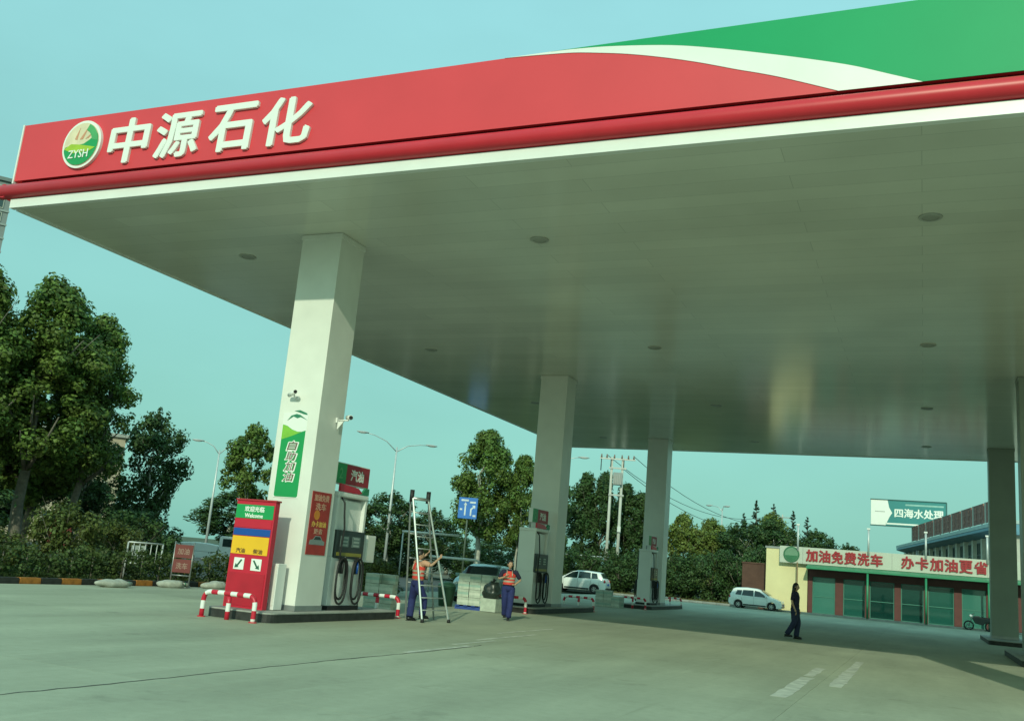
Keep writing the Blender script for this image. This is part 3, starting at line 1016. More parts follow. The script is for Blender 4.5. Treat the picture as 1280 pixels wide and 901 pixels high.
d0 = dispenser((-13.12, 20.2, 0.2), 'white fuel dispenser right behind the column with the green banner')
dup(d0, 'white fuel dispenser just right of the walking man in orange vest', (-13.08, 33.05, 0.2))
dup(d0, 'farthest fuel dispenser of the left row, before the third column', (-13.08, 49.3, 0.2))
wc = thing('wall_cabinet', 'plain white steel box behind the nearest fuel dispenser', 'cabinet', (-13.05, 21.3, 0.2))
MB().box((0, 0, 1.48), (0.45, 0.42, 0.66), WHITE).build('case', wc, 0.008)
MB().box((0.228, 0, 1.48), (0.008, 0.36, 0.58), COLW).build('door', wc, 0.003)
MB().tube([(0, 0, 0.02), (0, 0, 1.15)], 0.04, GREY, n=10).build('post', wc)
MB().box((0, 0, 0.01), (0.25, 0.25, 0.02), GREY).build('foot_plate', wc)

# ------------------------------------------------------------------ step ladder
def V3(*a):
    return Vector(a)


lad = thing('step_ladder', 'tall aluminium step ladder standing open on the forecourt by the worker', 'ladder', (-11.75, 22.5, 0))
LO = Vector((-11.75, 22.5, 0))
fl, fr = V3(-11.50, 21.95, 0) - LO, V3(-11.26, 22.95, 0) - LO
tl, tr_ = V3(-12.18, 22.05, 3.06) - LO, V3(-11.94, 22.45, 3.06) - LO
bl, br = V3(-12.42, 22.75, 0) - LO, V3(-12.00, 23.55, 0) - LO
btl, btr = tl + V3(-0.10, 0.05, 0.10), tr_ + V3(-0.06, 0.09, 0.10)
for a, b in ((fl, tl), (fr, tr_)):
    MB().tube([a, b], 0.029, ALU, n=6, smooth=False).build('front_rail', lad)
    MB().tube([a - V3(0, 0, -.001), a + V3(0, 0, 0.09)], 0.046, BLACK, n=8).build('rubber_foot', lad)
for a, b in ((bl, btl), (br, btr)):
    MB().tube([a, b], 0.024, GREY, n=6, smooth=False).build('rear_rail', lad)
for k in range(1, 10):
    t = k / 10.2
    MB().tube([fl.lerp(tl, t), fr.lerp(tr_, t)], 0.017, ALU, n=6).build('rung', lad)
for k in (1, 3, 5, 7, 8.8):
    t = k / 10.2
    MB().tube([bl.lerp(btl, t), br.lerp(btr, t)], 0.014, GREY, n=6).build('rear_brace', lad)
for a, b in ((tl, btl), (tr_, btr)):
    MB().tube([a.lerp(b, .5) + V3(0, 0, -0.14), a.lerp(b, .5) + V3(0, 0, 0.17)], 0.06, BLACK, n=8).build('hinge', lad)
MB().tube([tl, tr_], 0.045, ALU, n=6).build('top_step', lad)
for s, e in ((fl.lerp(tl, .5), bl.lerp(btl, .5)), (fr.lerp(tr_, .5), br.lerp(btr, .5))):
    MB().tube([s, e], 0.01, GREY, n=5).build('spreader', lad)


# ------------------------------------------------------------------ people (front of the figure looks along local -Y)
def loft(mb, rings, mat, n=18, caps=True, smooth=True, flat=0.0):
    """rings of (centre, rx, ry) ellipses lying in the XY plane."""
    vs = []
    for c, rx, ry in rings:
        for k in range(n):
            a = 2 * PI * k / n
            vs.append((c[0] + rx * math.cos(a), c[1] + ry * math.sin(a), c[2]))
    fs = [(i * n + k, i * n + (k + 1) % n, (i + 1) * n + (k + 1) % n, (i + 1) * n + k) for i in range(len(rings) - 1) for k in range(n)]
    if caps:
        fs += [tuple(range(n))[::-1], tuple((len(rings) - 1) * n + k for k in range(n))]
    mb.add(vs, fs, mat, smooth)


def curve_pts(pts, rs, m=5):
    """resample a bent limb with a rounded joint."""
    P = [Vector(p) for p in pts]
    out, rr = [], []
    for i in range(len(P) - 1):
        p0, p1, p2, p3 = P[max(i - 1, 0)], P[i], P[i + 1], P[min(i + 2, len(P) - 1)]
        for k in range(m):
            t = k / m
            lin = p1.lerp(p2, t)
            cr = 0.5 * ((2 * p1) + (p2 - p0) * t + (2 * p0 - 5 * p1 + 4 * p2 - p3) * t * t + (3 * p1 - p0 - 3 * p2 + p3) * t ** 3)
            out.append(lin.lerp(cr, 0.5))
            rr.append(rs[i] + (rs[i + 1] - rs[i]) * t)
    out.append(P[-1])
    rr.append(rs[-1])
    return out, rr


def person(label, loc, rz, pose, top, bottom, vest, hair, sleeve_short=False, scale=1.0, look=0.0):
    t = thing('person', label, 'person', loc, rz)
    t.scale = (scale,) * 3
    J = dict(pel=(0, 0, .93), waist=(0, 0, 1.08), chest=(0, 0, 1.28), neck=(0, .01, 1.44), head=(0, -.015, 1.60))
    for s, q in ((1, 'L'), (-1, 'R')):
        J.update({'sh' + q: (s * .185, .01, 1.385), 'el' + q: (s * .235, .03, 1.12), 'wr' + q: (s * .225, -.06, .89),
                  'hip' + q: (s * .088, 0, .89), 'kn' + q: (s * .095, -.015, .50), 'an' + q: (s * .095, .02, .085)})
    J.update(pose)
    J = {k: Vector(v) for k, v in J.items()}
    N = {'pel': (*J['pel'], .105), 'waist': (*J['waist'], .10), 'chest': (*J['chest'], .115), 'nb': (*(J['neck'] - V3(0, 0, .03)), .06), 'neck': (*J['neck'].lerp(J['head'], .4), .05)}
    Ed = [('pel', 'waist'), ('waist', 'chest'), ('chest', 'nb'), ('nb', 'neck')]
    for q in 'LR':
        N.update({'sh' + q: (*J['sh' + q], .052), 'el' + q: (*J['el' + q], .038), 'wr' + q: (*J['wr' + q], .027),
                  'hip' + q: (*J['hip' + q], .08), 'kn' + q: (*J['kn' + q], .055), 'an' + q: (*J['an' + q], .038)})
        Ed += [('chest', 'sh' + q), ('sh' + q, 'el' + q), ('el' + q, 'wr' + q), ('pel', 'hip' + q), ('hip' + q, 'kn' + q), ('kn' + q, 'an' + q)]
        d = (J['wr' + q] - J['el' + q]).normalized()
        N['pm' + q] = (*(J['wr' + q] + d * .07), .034)
        Ed.append(('wr' + q, 'pm' + q))
    vs, fs = skin_body(N, Ed, 'pel')
    body = MB().add(vs, fs, SKIN, True)
    for s, q in ((1, 'L'), (-1, 'R')):
        d = (J['wr' + q] - J['el' + q]).normalized()
        side = d.cross(V3(0, 0, 1) if abs(d.z) < .8 else V3(0, 1, 0)).normalized()
        nrm = side.cross(d)
        p = J['wr' + q] + d * .085
        for k, ln in enumerate((.070, .080, .074, .058)):
            a = p + side * (.026 - .0175 * k)
            body.tube([a, a + d * ln * .5 + nrm * .008, a + d * ln * .85 + nrm * .030, a + d * ln * .95 + nrm * .05], [.0095, .009, .008, .006], SKIN, n=6)
        a = J['wr' + q] + d * .045 + side * .028
        body.tube([a, a + side * .028 + d * .025 + nrm * .01, a + side * .032 + d * .06 + nrm * .025], [.012, .011, .008], SKIN, n=6)
    hc = J['head']
    Rz = Matrix.Rotation(look, 3, 'Z')

    def hd(v):
        v = v.copy()
        if v.z < 0:
            v.x *= 1 - 0.28 * (-v.z / .12)
            if v.y > 0:
                v.y *= 1 - 0.35 * (-v.z / .12)
        return Rz @ v
    body.ellipsoid(hc, (.076, .095, .118), SKIN, 18, 12, hd)
    body.ellipsoid(hc + Rz @ V3(0, -.098, -.012), (.013, .018, .024), SKIN, 8, 6, lambda v: Rz @ v)
    for s in (-1, 1):
        body.ellipsoid(hc + Rz @ V3(s * .078, .005, -.005), (.010, .018, .030), SKIN, 8, 6, lambda v: Rz @ v)
    body.build('body', t)
    for s in (-1, 1):
        MB().ellipsoid(hc + Rz @ V3(s * .03, -.083, .012), (.012, .008, .007), BLACK, 8, 5, lambda v: Rz @ v).build('eye', t)
        MB().ellipsoid(hc + Rz @ V3(s * .03, -.087, .030), (.018, .006, .004), HAIR, 8, 5, lambda v: Rz @ v).build('eyebrow', t)
    MB().ellipsoid(hc + Rz @ V3(0, -.084, -.055), (.022, .008, .006), M('lips', (0.34, 0.13, 0.11), 0.5), 8, 5, lambda v: Rz @ v).build('mouth', t)
    h = MB()
    hf = lambda v: Rz @ V3(v.x, v.y, v.z * (0.75 if v.z < 0 else 1))

    def cap(v):
        if v.y < -.035 and v.z < .05:
            v = V3(v.x * .9, max(v.y, -.06), max(v.z, .045))
        elif v.z < -.03 and not hair == 'long':
            v = V3(v.x * .92, v.y, -.03 + (v.z + .03) * .35)
        return Rz @ v
    h.ellipsoid(hc + V3(0, .008, .018), (.086, .102, .118), HAIR, 20, 14, cap)
    if hair == 'long':
        loft(h, [(hc + Rz @ V3(0, .045, .02), .085, .07), (hc + Rz @ V3(0, .062, -.10), .088, .062), (hc + Rz @ V3(0, .082, -.22), .092, .055), (hc + Rz @ V3(0, .10, -.34), .080, .045), (hc + Rz @ V3(0, .11, -.43), .045, .03)], HAIR, 16)
    h.build('hair', t)
    # trousers: one garment, both legs
    tr = MB()
    a, b = J['pel'], J['waist']
    loft(tr, [(a + V3(0, 0, -.10), .150, .115), (a + V3(0, .01, -.03), .178, .135), (a.lerp(b, .45), .168, .122), (a.lerp(b, .85), .150, .112)], bottom)
    for q in 'LR':
        pts, rs = curve_pts([J['hip' + q] + V3(0, 0, .06), J['hip' + q] + V3(0, 0, -.08), J['kn' + q], J['an' + q] + V3(0, 0, .0)], [.110, .114, .092, .086], 5)
        rnd = random.Random(q + label)
        rs = [r_ * (1 + rnd.uniform(-.05, .05)) for r_ in rs]
        tr.tube(pts, rs, bottom, n=14)
    tr.build('trousers', t)
    # shirt with sleeves
    sh = MB()
    c, nk = J['chest'], J['neck']
    loft(sh, [(a.lerp(b, .35), .176, .130), (b, .160, .122), (b.lerp(c, .5), .168, .128), (c, .188, .135), (c.lerp(nk, .55), .178, .115), (c.lerp(nk, .82), .115, .085), (nk, .068, .066)], top)
    for q in 'LR':
        ends = [J['sh' + q] + (c - J['sh' + q]) * .25, J['sh' + q], J['el' + q]]
        rr = [.075, .072, .058]
        if not sleeve_short:
            ends.append(J['wr' + q])
            rr.append(.042)
        else:
            ends[-1] = J['sh' + q].lerp(J['el' + q], .8)
        pts, rs = curve_pts(ends, rr, 4)
        sh.tube(pts, rs, top, n=12)
    sh.tube([nk + V3(.06 * math.cos(x), .06 * math.sin(x), .012) for x in [2 * PI * k / 12 for k in range(13)]], .016, top, n=6, caps=False)
    sh.build('shirt', t)
    if vest:
        v = MB()
        loft(v, [(b + V3(0, 0, -.06), .178, .142), (b, .170, .135), (b.lerp(c, .5), .178, .140), (c, .196, .146), (c.lerp(nk, .5), .165, .122), (c.lerp(nk, .80), .108, .092)], vest, caps=False)
        vo = v.build('vest', t)
        for f in (.15, .62):
            z = b.lerp(c, f)
            st = MB()
            loft(st, [(z + V3(0, 0, -.025), .1745 + .018 * f, .1395 + .008 * f), (z + V3(0, 0, .025), .1765 + .018 * f, .1415 + .008 * f)], REFL, caps=False)
            st.build('reflective_band', vo)
        for s in (-1, 1):
            MB().tube([c + V3(s * .085, -.135, -.02), c + V3(s * .085, -.148, .0), c.lerp(nk, .5) + V3(s * .08, -.118, 0), c.lerp(nk, .86) + V3(s * .075, -.03, .012), c.lerp(nk, .5) + V3(s * .08, .112, 0), c + V3(s * .085, .14, -.04)], .016, REFL, n=6).build('reflective_strap', vo)
    for q in 'LR':
        an = J['an' + q]
        tw = pose.get('toe' + q, (0, -1, 0))
        f = Vector(tw).normalized()
        sf = MB()
        sf.tube([an - f * .07 + V3(0, 0, -.035), an + V3(0, 0, -.03), an + f * .09 + V3(0, 0, -.045), an + f * .17 + V3(0, 0, -.052)], [.036, .048, .042, .026], SHOE, n=12)
        sf.box(an + f * .045 + V3(0, 0, -.077), (.085, .26, .016), SHOE, mtx=Matrix.Rotation(math.atan2(-f.x, f.y), 3, 'Z'))
        sf.build('shoe', t)
    return t


person('man in orange vest and navy trousers walking toward the camera, hand on hip', (-11.25, 26.7, 0), 0.42,
       dict(elL=(.34, .07, 1.17), wrL=(.21, -.10, 1.06), elR=(-.31, .0, 1.16), wrR=(-.12, -.22, 1.24),
            knL=(.085, -.10, .50), anL=(.06, -.12, .085), knR=(-.075, .03, .50), anR=(-.05, .20, .15), head=(0, -.03, 1.60)),
       DNAVY, NAVY, HIVIS, 'short', True, 1.0, 0.35)
person('worker in orange vest and navy trousers gripping the step ladder', (-11.86, 22.18, 0), PI - 0.55,
       dict(shL=(.20, -.02, 1.41), shR=(-.20, -.02, 1.41), elL=(.36, -.12, 1.42), wrL=(.26, -.30, 1.60), elR=(-.34, -.14, 1.36), wrR=(-.30, -.34, 1.52),
            knL=(.26, -.04, .50), anL=(.12, .06, .085), hipL=(.11, 0, .89), knR=(-.10, -.16, .55), anR=(-.10, -.16, .16), head=(0, .0, 1.60)),
       M('vest_shirt', (0.55, 0.30, 0.20), 0.8), NAVY, HIVIS, 'short', True, 1.03, -0.3)
person('woman with long black hair and dark clothes walking to the right', (-3.95, 34.1, 0), 1.42,
       dict(elL=(.20, .06, 1.13), wrL=(.19, -.06, .92), elR=(-.21, .05, 1.13), wrR=(-.20, -.05, .90),
            knL=(.085, -.07, .50), anL=(.08, -.03, .085), knR=(-.08, -.0, .50), anR=(-.075, .22, .13)),
       DNAVY, M('navy_slacks', (0.018, 0.024, 0.065), 0.85, var=0.2, scale=14), None, 'long', True, 1.05, 0.0)

# ------------------------------------------------------------------ stacks of wrapped cartons


def stack(label, loc, rz, nx, ny, nz, missing=0, pallet=True):
    t = thing('carton_stack', label, 'carton stack', loc, rz, 'wrapped carton stacks by the islands')
    dx, dy, dz = 0.40, 0.30, 0.26
    z0 = 0.0
    if pallet:
        z0 = 0.14
        p = MB()
        for k in range(3):
            p.box((0, (k - 1) * (ny * dy / 2 - .05), 0.05), (nx * dx + .1, .10, .10), PALLET)
        for k in range(5):
            p.box(((k - 2) * (nx * dx) / 4.4, 0, 0.12), (.13, ny * dy + .12, .036), PALLET)
        p.build('pallet', t)
    rnd = random.Random(label)
    meshes = []
    for v in range(2):
        m = MB()
        m.box((0, 0, dz / 2), (dx - .012, dy - .012, dz - .008), CARTON)
        m.box((0, 0, dz / 2), (dx - .008, dy - .008, dz * .3), M('carton_band', (0.30, 0.42, 0.36), 0.4, var=0.2) if v else M('carton_pale', (0.56, 0.58, 0.50), 0.4, var=0.2))
        meshes.append(m.mesh('carton'))
    for k in range(nz):
        for i in range(nx):
            for j in range(ny):
                if k == nz - 1 and rnd.random() < missing:
                    continue
                if 0 < i < nx - 1 and 0 < j < ny - 1 and k < nz - 1:
                    continue
                share('carton', meshes[rnd.randrange(2)], t, ((i - (nx - 1) / 2) * dx + rnd.uniform(-.01, .01), (j - (ny - 1) / 2) * dy + rnd.uniform(-.01, .01), z0 + k * dz), rot=(0, 0, rnd.uniform(-.03, .03)))
    return t


stack('pale carton stack behind the guard rail, left of the ladder', (-13.9, 23.9, 0), 0.25, 2, 2, 4, 0.2, False)
stack('pale carton stack on a blue pallet, left of the walking man', (-14.0, 30.6, 0), 0.15, 3, 3, 4, 0.3)
stack('low pale carton stack before the third column', (-14.1, 46.3, 0), 0.0, 3, 3, 3, 0.35, False)
bk = thing('rubbish_bag', 'knotted black rubbish bag on the carton pallet beside the walking man', 'bag', (-13.25, 30.1, 0.45))
rb = random.Random(5)
MB().ellipsoid((0, 0, 0.24), (0.30, 0.27, 0.30), M('bag_film', (0.02, 0.03, 0.025), .35, var=.3), 24, 16, lambda v: v * (1 + .30 * noise.noise(v * 6)) * (1.12 if v.z < 0 else 1)).build('sack', bk)
MB().tube([(0, 0, .50), (.02, 0, .56), (.05, .02, .62)], [.06, .04, .07], BLACK, n=8).build('knot', bk)
MB().box((0, 0, -0.22), (0.55, 0.55, 0.42), CARTON).build('plinth_carton', bk)
tb = thing('waste_bin', 'dark green round bin at the left of the pale pallet stack', 'bin', (-15.35, 30.9, 0))
loft(mb_ := MB(), [((0, 0, 0), .24, .24), ((0, 0, .6), .31, .31), ((0, 0, .62), .33, .33), ((0, 0, .68), .33, .33)], M('bin_green', (0.03, 0.09, 0.05), 0.5), 20)
mb_.build('tub', tb)
MB().ellipsoid((0, 0, .68), (.32, .32, .16), M('bin_lid', (0.10, 0.22, 0.14), 0.45), 18, 8).build('lid', tb)

# ------------------------------------------------------------------ sacks and sign stand by the kerb


def sack(label, loc, rz, L, seed):
    t = thing('sack', label, 'sack', loc, rz, 'white sacks along the painted kerb')
    def f(v):
        s = 1 + .32 * noise.noise(v * 4.5 + V3(seed, 0, 0))
        return V3(v.x * s, v.y * s, max(v.z * s, -.10))
    MB().ellipsoid((0, 0, .10), (L / 2, .22, .14), SACK, 22, 12, f).build('bag', t)
    MB().tube([(L / 2 - .06, 0, .12), (L / 2 + .03, .01, .13), (L / 2 + .12, .03, .10)], [.05, .03, .07], SACK, n=10).build('tied_end', t)
    MB().tube([(L / 2 + .0, 0, .13), (L / 2 + .04, .01, .13)], .042, M('tie_green', (0.08, 0.25, 0.16), 0.6), n=10).build('tie', t)
    return t


sack('long white sack lying by the kerb, leftmost of the sacks', (-21.35, 21.55, 0), 1.45, 1.05, 1)
sack('white sack at the foot of the red sign stand', (-21.6, 24.2, 0), 1.1, .85, 4)
sack('white sack just left of the red price sign, against the hedge', (-21.45, 26.1, 0), 1.35, 1.0, 9)
ss = thing('sign_stand', 'red notice stand on steel legs by the white sacks', 'sign stand', (-21.9, 24.9, 0), 0.55)
for s in (-1, 1):
    MB().tube([(s * .29, 0, 0), (s * .29, 0, 1.42)], .025, GREY, n=8).build('post', ss)
    MB().tube([(s * .29, -.25, .02), (s * .29, .25, .02)], .025, GREY, n=8).build('foot', ss)
for z, bd in ((1.12, '加油'), (.66, '洗车')):
    b_ = MB().box((0, -.03, z), (.56, .03, .42), M('stand_red', (0.17, 0.03, 0.028), 0.6, var=.15)).build('board', ss, .004)
    text('board_text', bd, M('stand_print', (0.34, 0.22, 0.18), 0.6), b_, (0, -.046, z), (.36, .2), ext=.004, bold=.01)
MB().tube([(-.29, 0, .36), (.29, 0, .36)], .02, GREY, n=8).build('crossbar', ss)
rl = thing('metal_railing', 'pale steel railing panels showing through the hedge', 'railing', (-24.75, 26.2, 0), 1.1)
for k in range(1):
    x = -.6 + 1.3 * k
    for z in (.55, 1.25):
        MB().tube([(x, 0, z), (x + 1.2, 0, z)], .03, GALV, n=6).build('rail', rl)
    for q in range(7):
        MB().tube([(x + .2 * q, 0, .55 if q % 6 else 0), (x + .2 * q, 0, 1.25)], .016 if q % 6 else .03, GALV, n=6).build('bar', rl)
MB().box((-.2, .05, .95), (.5, .04, .4), M('pale_panel', (0.42, 0.47, 0.45), .5)).build('panel', rl)
rb_ = thing('meter_box', 'dull red steel box standing among the trees at far left', 'box', (-29.6, 26.9, 0), 0.75)
MB().box((0, 0, 1.3), (.78, .35, 1.0), M('box_red', (0.26, 0.035, 0.03), .6)).build('case', rb_, .01)
MB().box((0, -.182, 1.3), (.70, .014, .9), M('box_door', (0.22, 0.03, 0.028), .6)).build('door', rb_)
for s in (-1, 1):
    MB().tube([(s * .3, 0, 0), (s * .3, 0, .82)], .03, GREY, n=6).build('leg', rb_)

# ------------------------------------------------------------------ cars (front along local +X)


def interp(tab, x):
    for (a, va), (b, vb) in zip(tab, tab[1:]):
        if x <= b:
            return va + (vb - va) * (x - a) / (b - a)
    return tab[-1][1]


def hatchback(name, label, loc, rz, paint, group, s=1.0, top=None):
    t = thing(name, label, 'car', loc, rz, group)
    t.scale = (s, s, s)
    top = top or [(-2.05, .62), (-2.02, .80), (-1.95, .95), (-1.88, 1.02), (-1.60, 1.42), (-1.45, 1.46), (-.6, 1.51), (.1, 1.48), (.38, 1.41), (1.12, .99), (1.5, .90), (1.85, .78), (1.98, .66), (2.05, .52)]
    belt = [(-2.05, .60), (-1.95, .90), (-1.85, .98), (0, .93), (1.12, .90), (1.6, .82), (1.9, .70), (2.05, .5)]
    bot = [(-2.05, .42), (-1.98, .28), (-1.8, .22), (1.8, .20), (1.98, .24), (2.05, .36)]
    wx, wr = (-1.26, 1.28), .355
    xs = sorted(set([round(-2.05 + 4.1 * k / 40, 3) for k in range(41)] + [round(c + wr * math.cos(R(a)), 3) for c in wx for a in range(0, 181, 15)] + [p[0] for p in top]))
    plan = lambda x: .86 * (1 - .16 * (abs(x) / 2.05) ** 5)

    def sec(x):
        zt, zb, zl = interp(top, x), interp(belt, x), interp(bot, x)
        zb = min(zb, zt - .02)
        for c in wx:
            d = abs(x - c)
            if d < wr:
                zl = max(zl, .30 + math.sqrt(wr * wr - d * d) * .98)
        zl = min(zl, zb - .03)
        y = plan(x)
        zm = max(.58, zl + .02) if zl < zb - .1 else (zl + zb) / 2
        zm = min(zm, zb - .01)
        yt = y - .02 - max(0, zt - zb) * .36
        cab = zt - zb > .12
        e = .05 if cab else .02
        return [(0, zl), (y * .96, zl), (y, zm), (y * .985, zb), (yt, zt - e), (yt - .10, zt - e * .2), (0, zt + .012)], yt, zb, zt
    vs, fs = [], []
    S_ = [sec(x) for x in xs]
    m = 13
    for x, (q, *_) in zip(xs, S_):
        ring = q + [(-p[0], p[1]) for p in q[1:-1]][::-1]
        ring = [(p[0], p[1]) for p in ring]
        vs += [(x, p[0], p[1]) for p in ring]
    m = len(S_[0][0]) * 2 - 2
    for i in range(len(xs) - 1):
        for k in range(m):
            fs.append((i * m + k, (i + 1) * m + k, (i + 1) * m + (k + 1) % m, i * m + (k + 1) % m))
    fs += [tuple(range(m)), tuple((len(xs) - 1) * m + k for k in range(m))[::-1]]
    body = MB().add(vs, fs, paint, True)
    bo = body.build('body', t)
    es = bo.modifiers.new('edge', 'EDGE_SPLIT')
    es.split_angle = R(32)

    def side_pt(x, z, off):
        _, yt, zb, zt = sec(x)
        y0 = plan(x) * .985
        f = (z - zb) / max(zt - .05 - zb, .01)
        return y0 + (yt - y0) * f + off
    wins = [[(-1.50, 1.02), (-1.05, 1.0), (-1.0, 1.38), (-1.38, 1.36)], [(-.98, .995), (-.10, .97), (-.12, 1.42), (-.93, 1.40)], [(-.02, .97), (.98, .95), (.36, 1.35), (-.03, 1.42)]]
    for s_ in (-1, 1):
        for w_ in wins:
            inner = [(x, s_ * side_pt(x, z, .004), z) for x, z in w_]
            outer = [(x, s_ * side_pt(x, z, .010), z) for x, z in w_]
            MB().add(inner + outer, [(0, 1, 2, 3), (7, 6, 5, 4), (0, 4, 5, 1), (1, 5, 6, 2), (2, 6, 7, 3), (3, 7, 4, 0)], CARGLASS).build('side_window', t)
        MB().box((.86, s_ * .93, 1.02), (.10, .16, .11), paint).build('mirror', t, .02)
        for x in (-.82, .12):
            MB().box((x, s_ * (plan(x) + .004), .84), (.16, .03, .03), paint).build('door_handle', t, .006)
        for x in (-.06, -1.0, .95):
            MB().box((x, s_ * (plan(x) + .0015), .62), (.008, .006, .62 if x > -.9 else .5), DARK).build('door_seam', t)
        MB().box((0, s_ * (plan(0) + .002), .30), (1.75, .02, .10), DARK).build('sill', t, .004)
        MB().ellipsoid((1.82, s_ * .63, .70), (.17, .14, .085), LAMPCLEAR, 14, 8).build('headlight', t)
        MB().ellipsoid((-1.93, s_ * .66, .84), (.09, .12, .15), LAMPRED, 14, 8).build('tail_light', t)

    def slant(name, x0, x1, y0, y1):
        z0, z1 = interp(top, x0) + .018, interp(top, x1) + .018
        a = [(x0, -y0, z0), (x0, y0, z0), (x1, y1, z1), (x1, -y1, z1)]
        b_ = [(p[0], p[1], p[2] + .006) for p in a]
        MB().add(a + b_, [(3, 2, 1, 0), (4, 5, 6, 7), (0, 1, 5, 4), (1, 2, 6, 5), (2, 3, 7, 6), (3, 0, 4, 7)], CARGLASS).build(name, t)
    slant('windscreen', .46, 1.06, .60, .72)
    slant('rear_window', -1.85, -1.64, .68, .58)
    MB().box((2.03, 0, .50), (.05, .9, .16), DARK).build('grille', t, .01)
    MB().box((2.04, 0, .34), (.05, 1.2, .10), DARK).build('air_intake', t, .01)
    MB().box((-2.05, 0, .36), (.06, 1.3, .14), DARK).build('rear_bumper', t, .02)
    MB().box((-2.06, 0, .66), (.02, .46, .13), M('plate_blue', (0.03, 0.10, 0.38), .4)).build('number_plate', t)
    MB().box((2.065, 0, .46), (.02, .46, .13), MATS['plate_blue']).build('number_plate', t)
    for x in wx:
        for s_ in (-1, 1):
            w_ = bpy.data.objects.new('wheel', None)
            C.objects.link(w_)
            w_.parent = t
            w_.location = (x, s_ * .76, .30)
            tb_ = MB()
            n_ = 28
            prof = [(.17, -.09), (.27, -.095), (.30, -.06), (.30, .06), (.27, .095), (.17, .09)]
            vv = [(r_ * math.cos(2 * PI * k / n_), y_, r_ * math.sin(2 * PI * k / n_)) for r_, y_ in prof for k in range(n_)]
            ff = [(i * n_ + k, i * n_ + (k + 1) % n_, ((i + 1) % 6) * n_ + (k + 1) % n_, ((i + 1) % 6) * n_ + k) for i in range(6) for k in range(n_)]
            tb_.add(vv, ff, TYRE, True)
            tb_.build('tyre', w_)
            rm = MB().disc((0, 0, 0), .175, .12, M('rim_dark', (0.10, 0.10, 0.10), .5), n=24)
            rm.disc((0, s_ * .075, 0), .185, .03, RIM, n=24, rin=.155)
            for k in range(5):
                a = 2 * PI * k / 5
                rm.box((.09 * math.cos(a), s_ * .075, .09 * math.sin(a)), (.17, .03, .05), RIM, mtx=Matrix.Rotation(-a, 3, 'Y'))
            rm.disc((0, s_ * .08, 0), .045, .03, RIM, n=16)
            rm.build('rim', w_)
    MB().box((0, 0, .35), (3.2, 1.1, .28), BLACK).build('underbody', t)
    return t


G = 'cars in and around the forecourt'
hatchback('parked_car', 'white hatchback parked by the dark hedge behind the second column', (-24.15, 71.2, 0), PI + .06, CARWHITE, G, 1.09)
small = [(-2.05, .66), (-2.03, .84), (-1.98, 1.0), (-1.92, 1.08), (-1.70, 1.48), (-1.5, 1.55), (-.7, 1.61), (.1, 1.57), (.45, 1.47), (1.2, 1.02), (1.55, .93), (1.85, .80), (1.98, .68), (2.05, .54)]
hatchback('parked_car', 'small white hatchback parked by the yellow wall of the shop', (-10.85, 70.9, 0), -0.04, CARWHITE, G, .90, small)
hatchback('parked_car', 'teal grey car facing the camera behind the walking man', (-16.45, 36.6, 0), R(-82), CARTEAL, G, 1.02)

# small covered truck beyond the hedge
tk = thing('covered_truck', 'small white truck with arched white cover beyond the hedge', 'truck', (-39.2, 45.9, 0), R(33))
MB().box((-.55, 0, .62), (3.3, 1.5, .35), WHITE).build('load_bed', tk, .02)
arch = [(-2.2, .80), (-2.15, .95), (-1.75, 1.12), (-1.1, 1.26), (-.3, 1.33), (.5, 1.30), (1.05, 1.22), (1.08, .80)]
MB().prism(arch, -.74, .74, WHITE).build('cover', tk, .05)
cabp = [(1.12, .45), (1.12, 1.72), (1.22, 1.80), (1.95, 1.78), (2.10, 1.70), (2.45, 1.15), (2.62, 1.05), (2.66, .45)]
MB().prism(cabp, -.76, .76, WHITE).build('cab', tk, .03)
for s_ in (-1, 1):
    MB().box((1.62, s_ * .763, 1.42), (.62, .02, .44), CARGLASS).build('side_window', tk)
    for x in (-1.4, 1.95):
        MB().disc((x, s_ * .66, .33), .33, .2, TYRE, n=24).build('wheel', tk)
MB().box((2.31, 0, 1.42), (.03, 1.2, .52), CARGLASS, mtx=Matrix.Rotation(R(-32), 3, 'Y')).build('windscreen', tk)
for x in (.6, -.3, -1.2):
    MB().box((x, 0, .78), (.05, 1.54, .10), GREY).build('bed_strap', tk)

# ------------------------------------------------------------------ shop
sp = thing('station_shop', 'single storey shop with yellow end wall and red lettering band', 'building', (0, 72.5, 0))
X0, X1 = -10.5, 13.0
wl = MB()
wl.box(((X0 - 7.6) / 2, .15, 2.2), (-7.6 - X0, .3, 4.4), YELWALL)
wl.box((X0 + .15, 4.15, 2.2), (.3, 7.7, 4.4), YELWALL)
wl.box((X1 - .15, 4.15, 2.2), (.3, 7.7, 4.4), YELWALL)
wl.box(((X0 + X1) / 2, 7.85, 2.2), (X1 - X0 - .6, .3, 4.4), YELWALL)
wl.build('wall', sp)
MB().box(((X0 + X1) / 2, 4.0, 4.45), (X1 - X0 + .16, 8.1, .14), GREY).build('roof', sp)
MB().box(((-7.6 + X1) / 2, .12, 3.72), (X1 + 7.6, .2, 1.3), YELWALL).build('header_wall', sp)
MB().box(((-7.6 + X1) / 2, 4.0, .06), (X1 + 7.0, 7.6, .12), RFLOOR).build('shop_floor', sp)
MB().box(((-7.6 + X1) / 2, 5.6, 1.7), (X1 + 6.6, .12, 3.2), ROOM).build('back_partition', sp)
MB().box(((X0 + X1) / 2, -.75, .05), (X1 - X0 - .2, 1.3, .10), CONC).build('step', sp, .01)
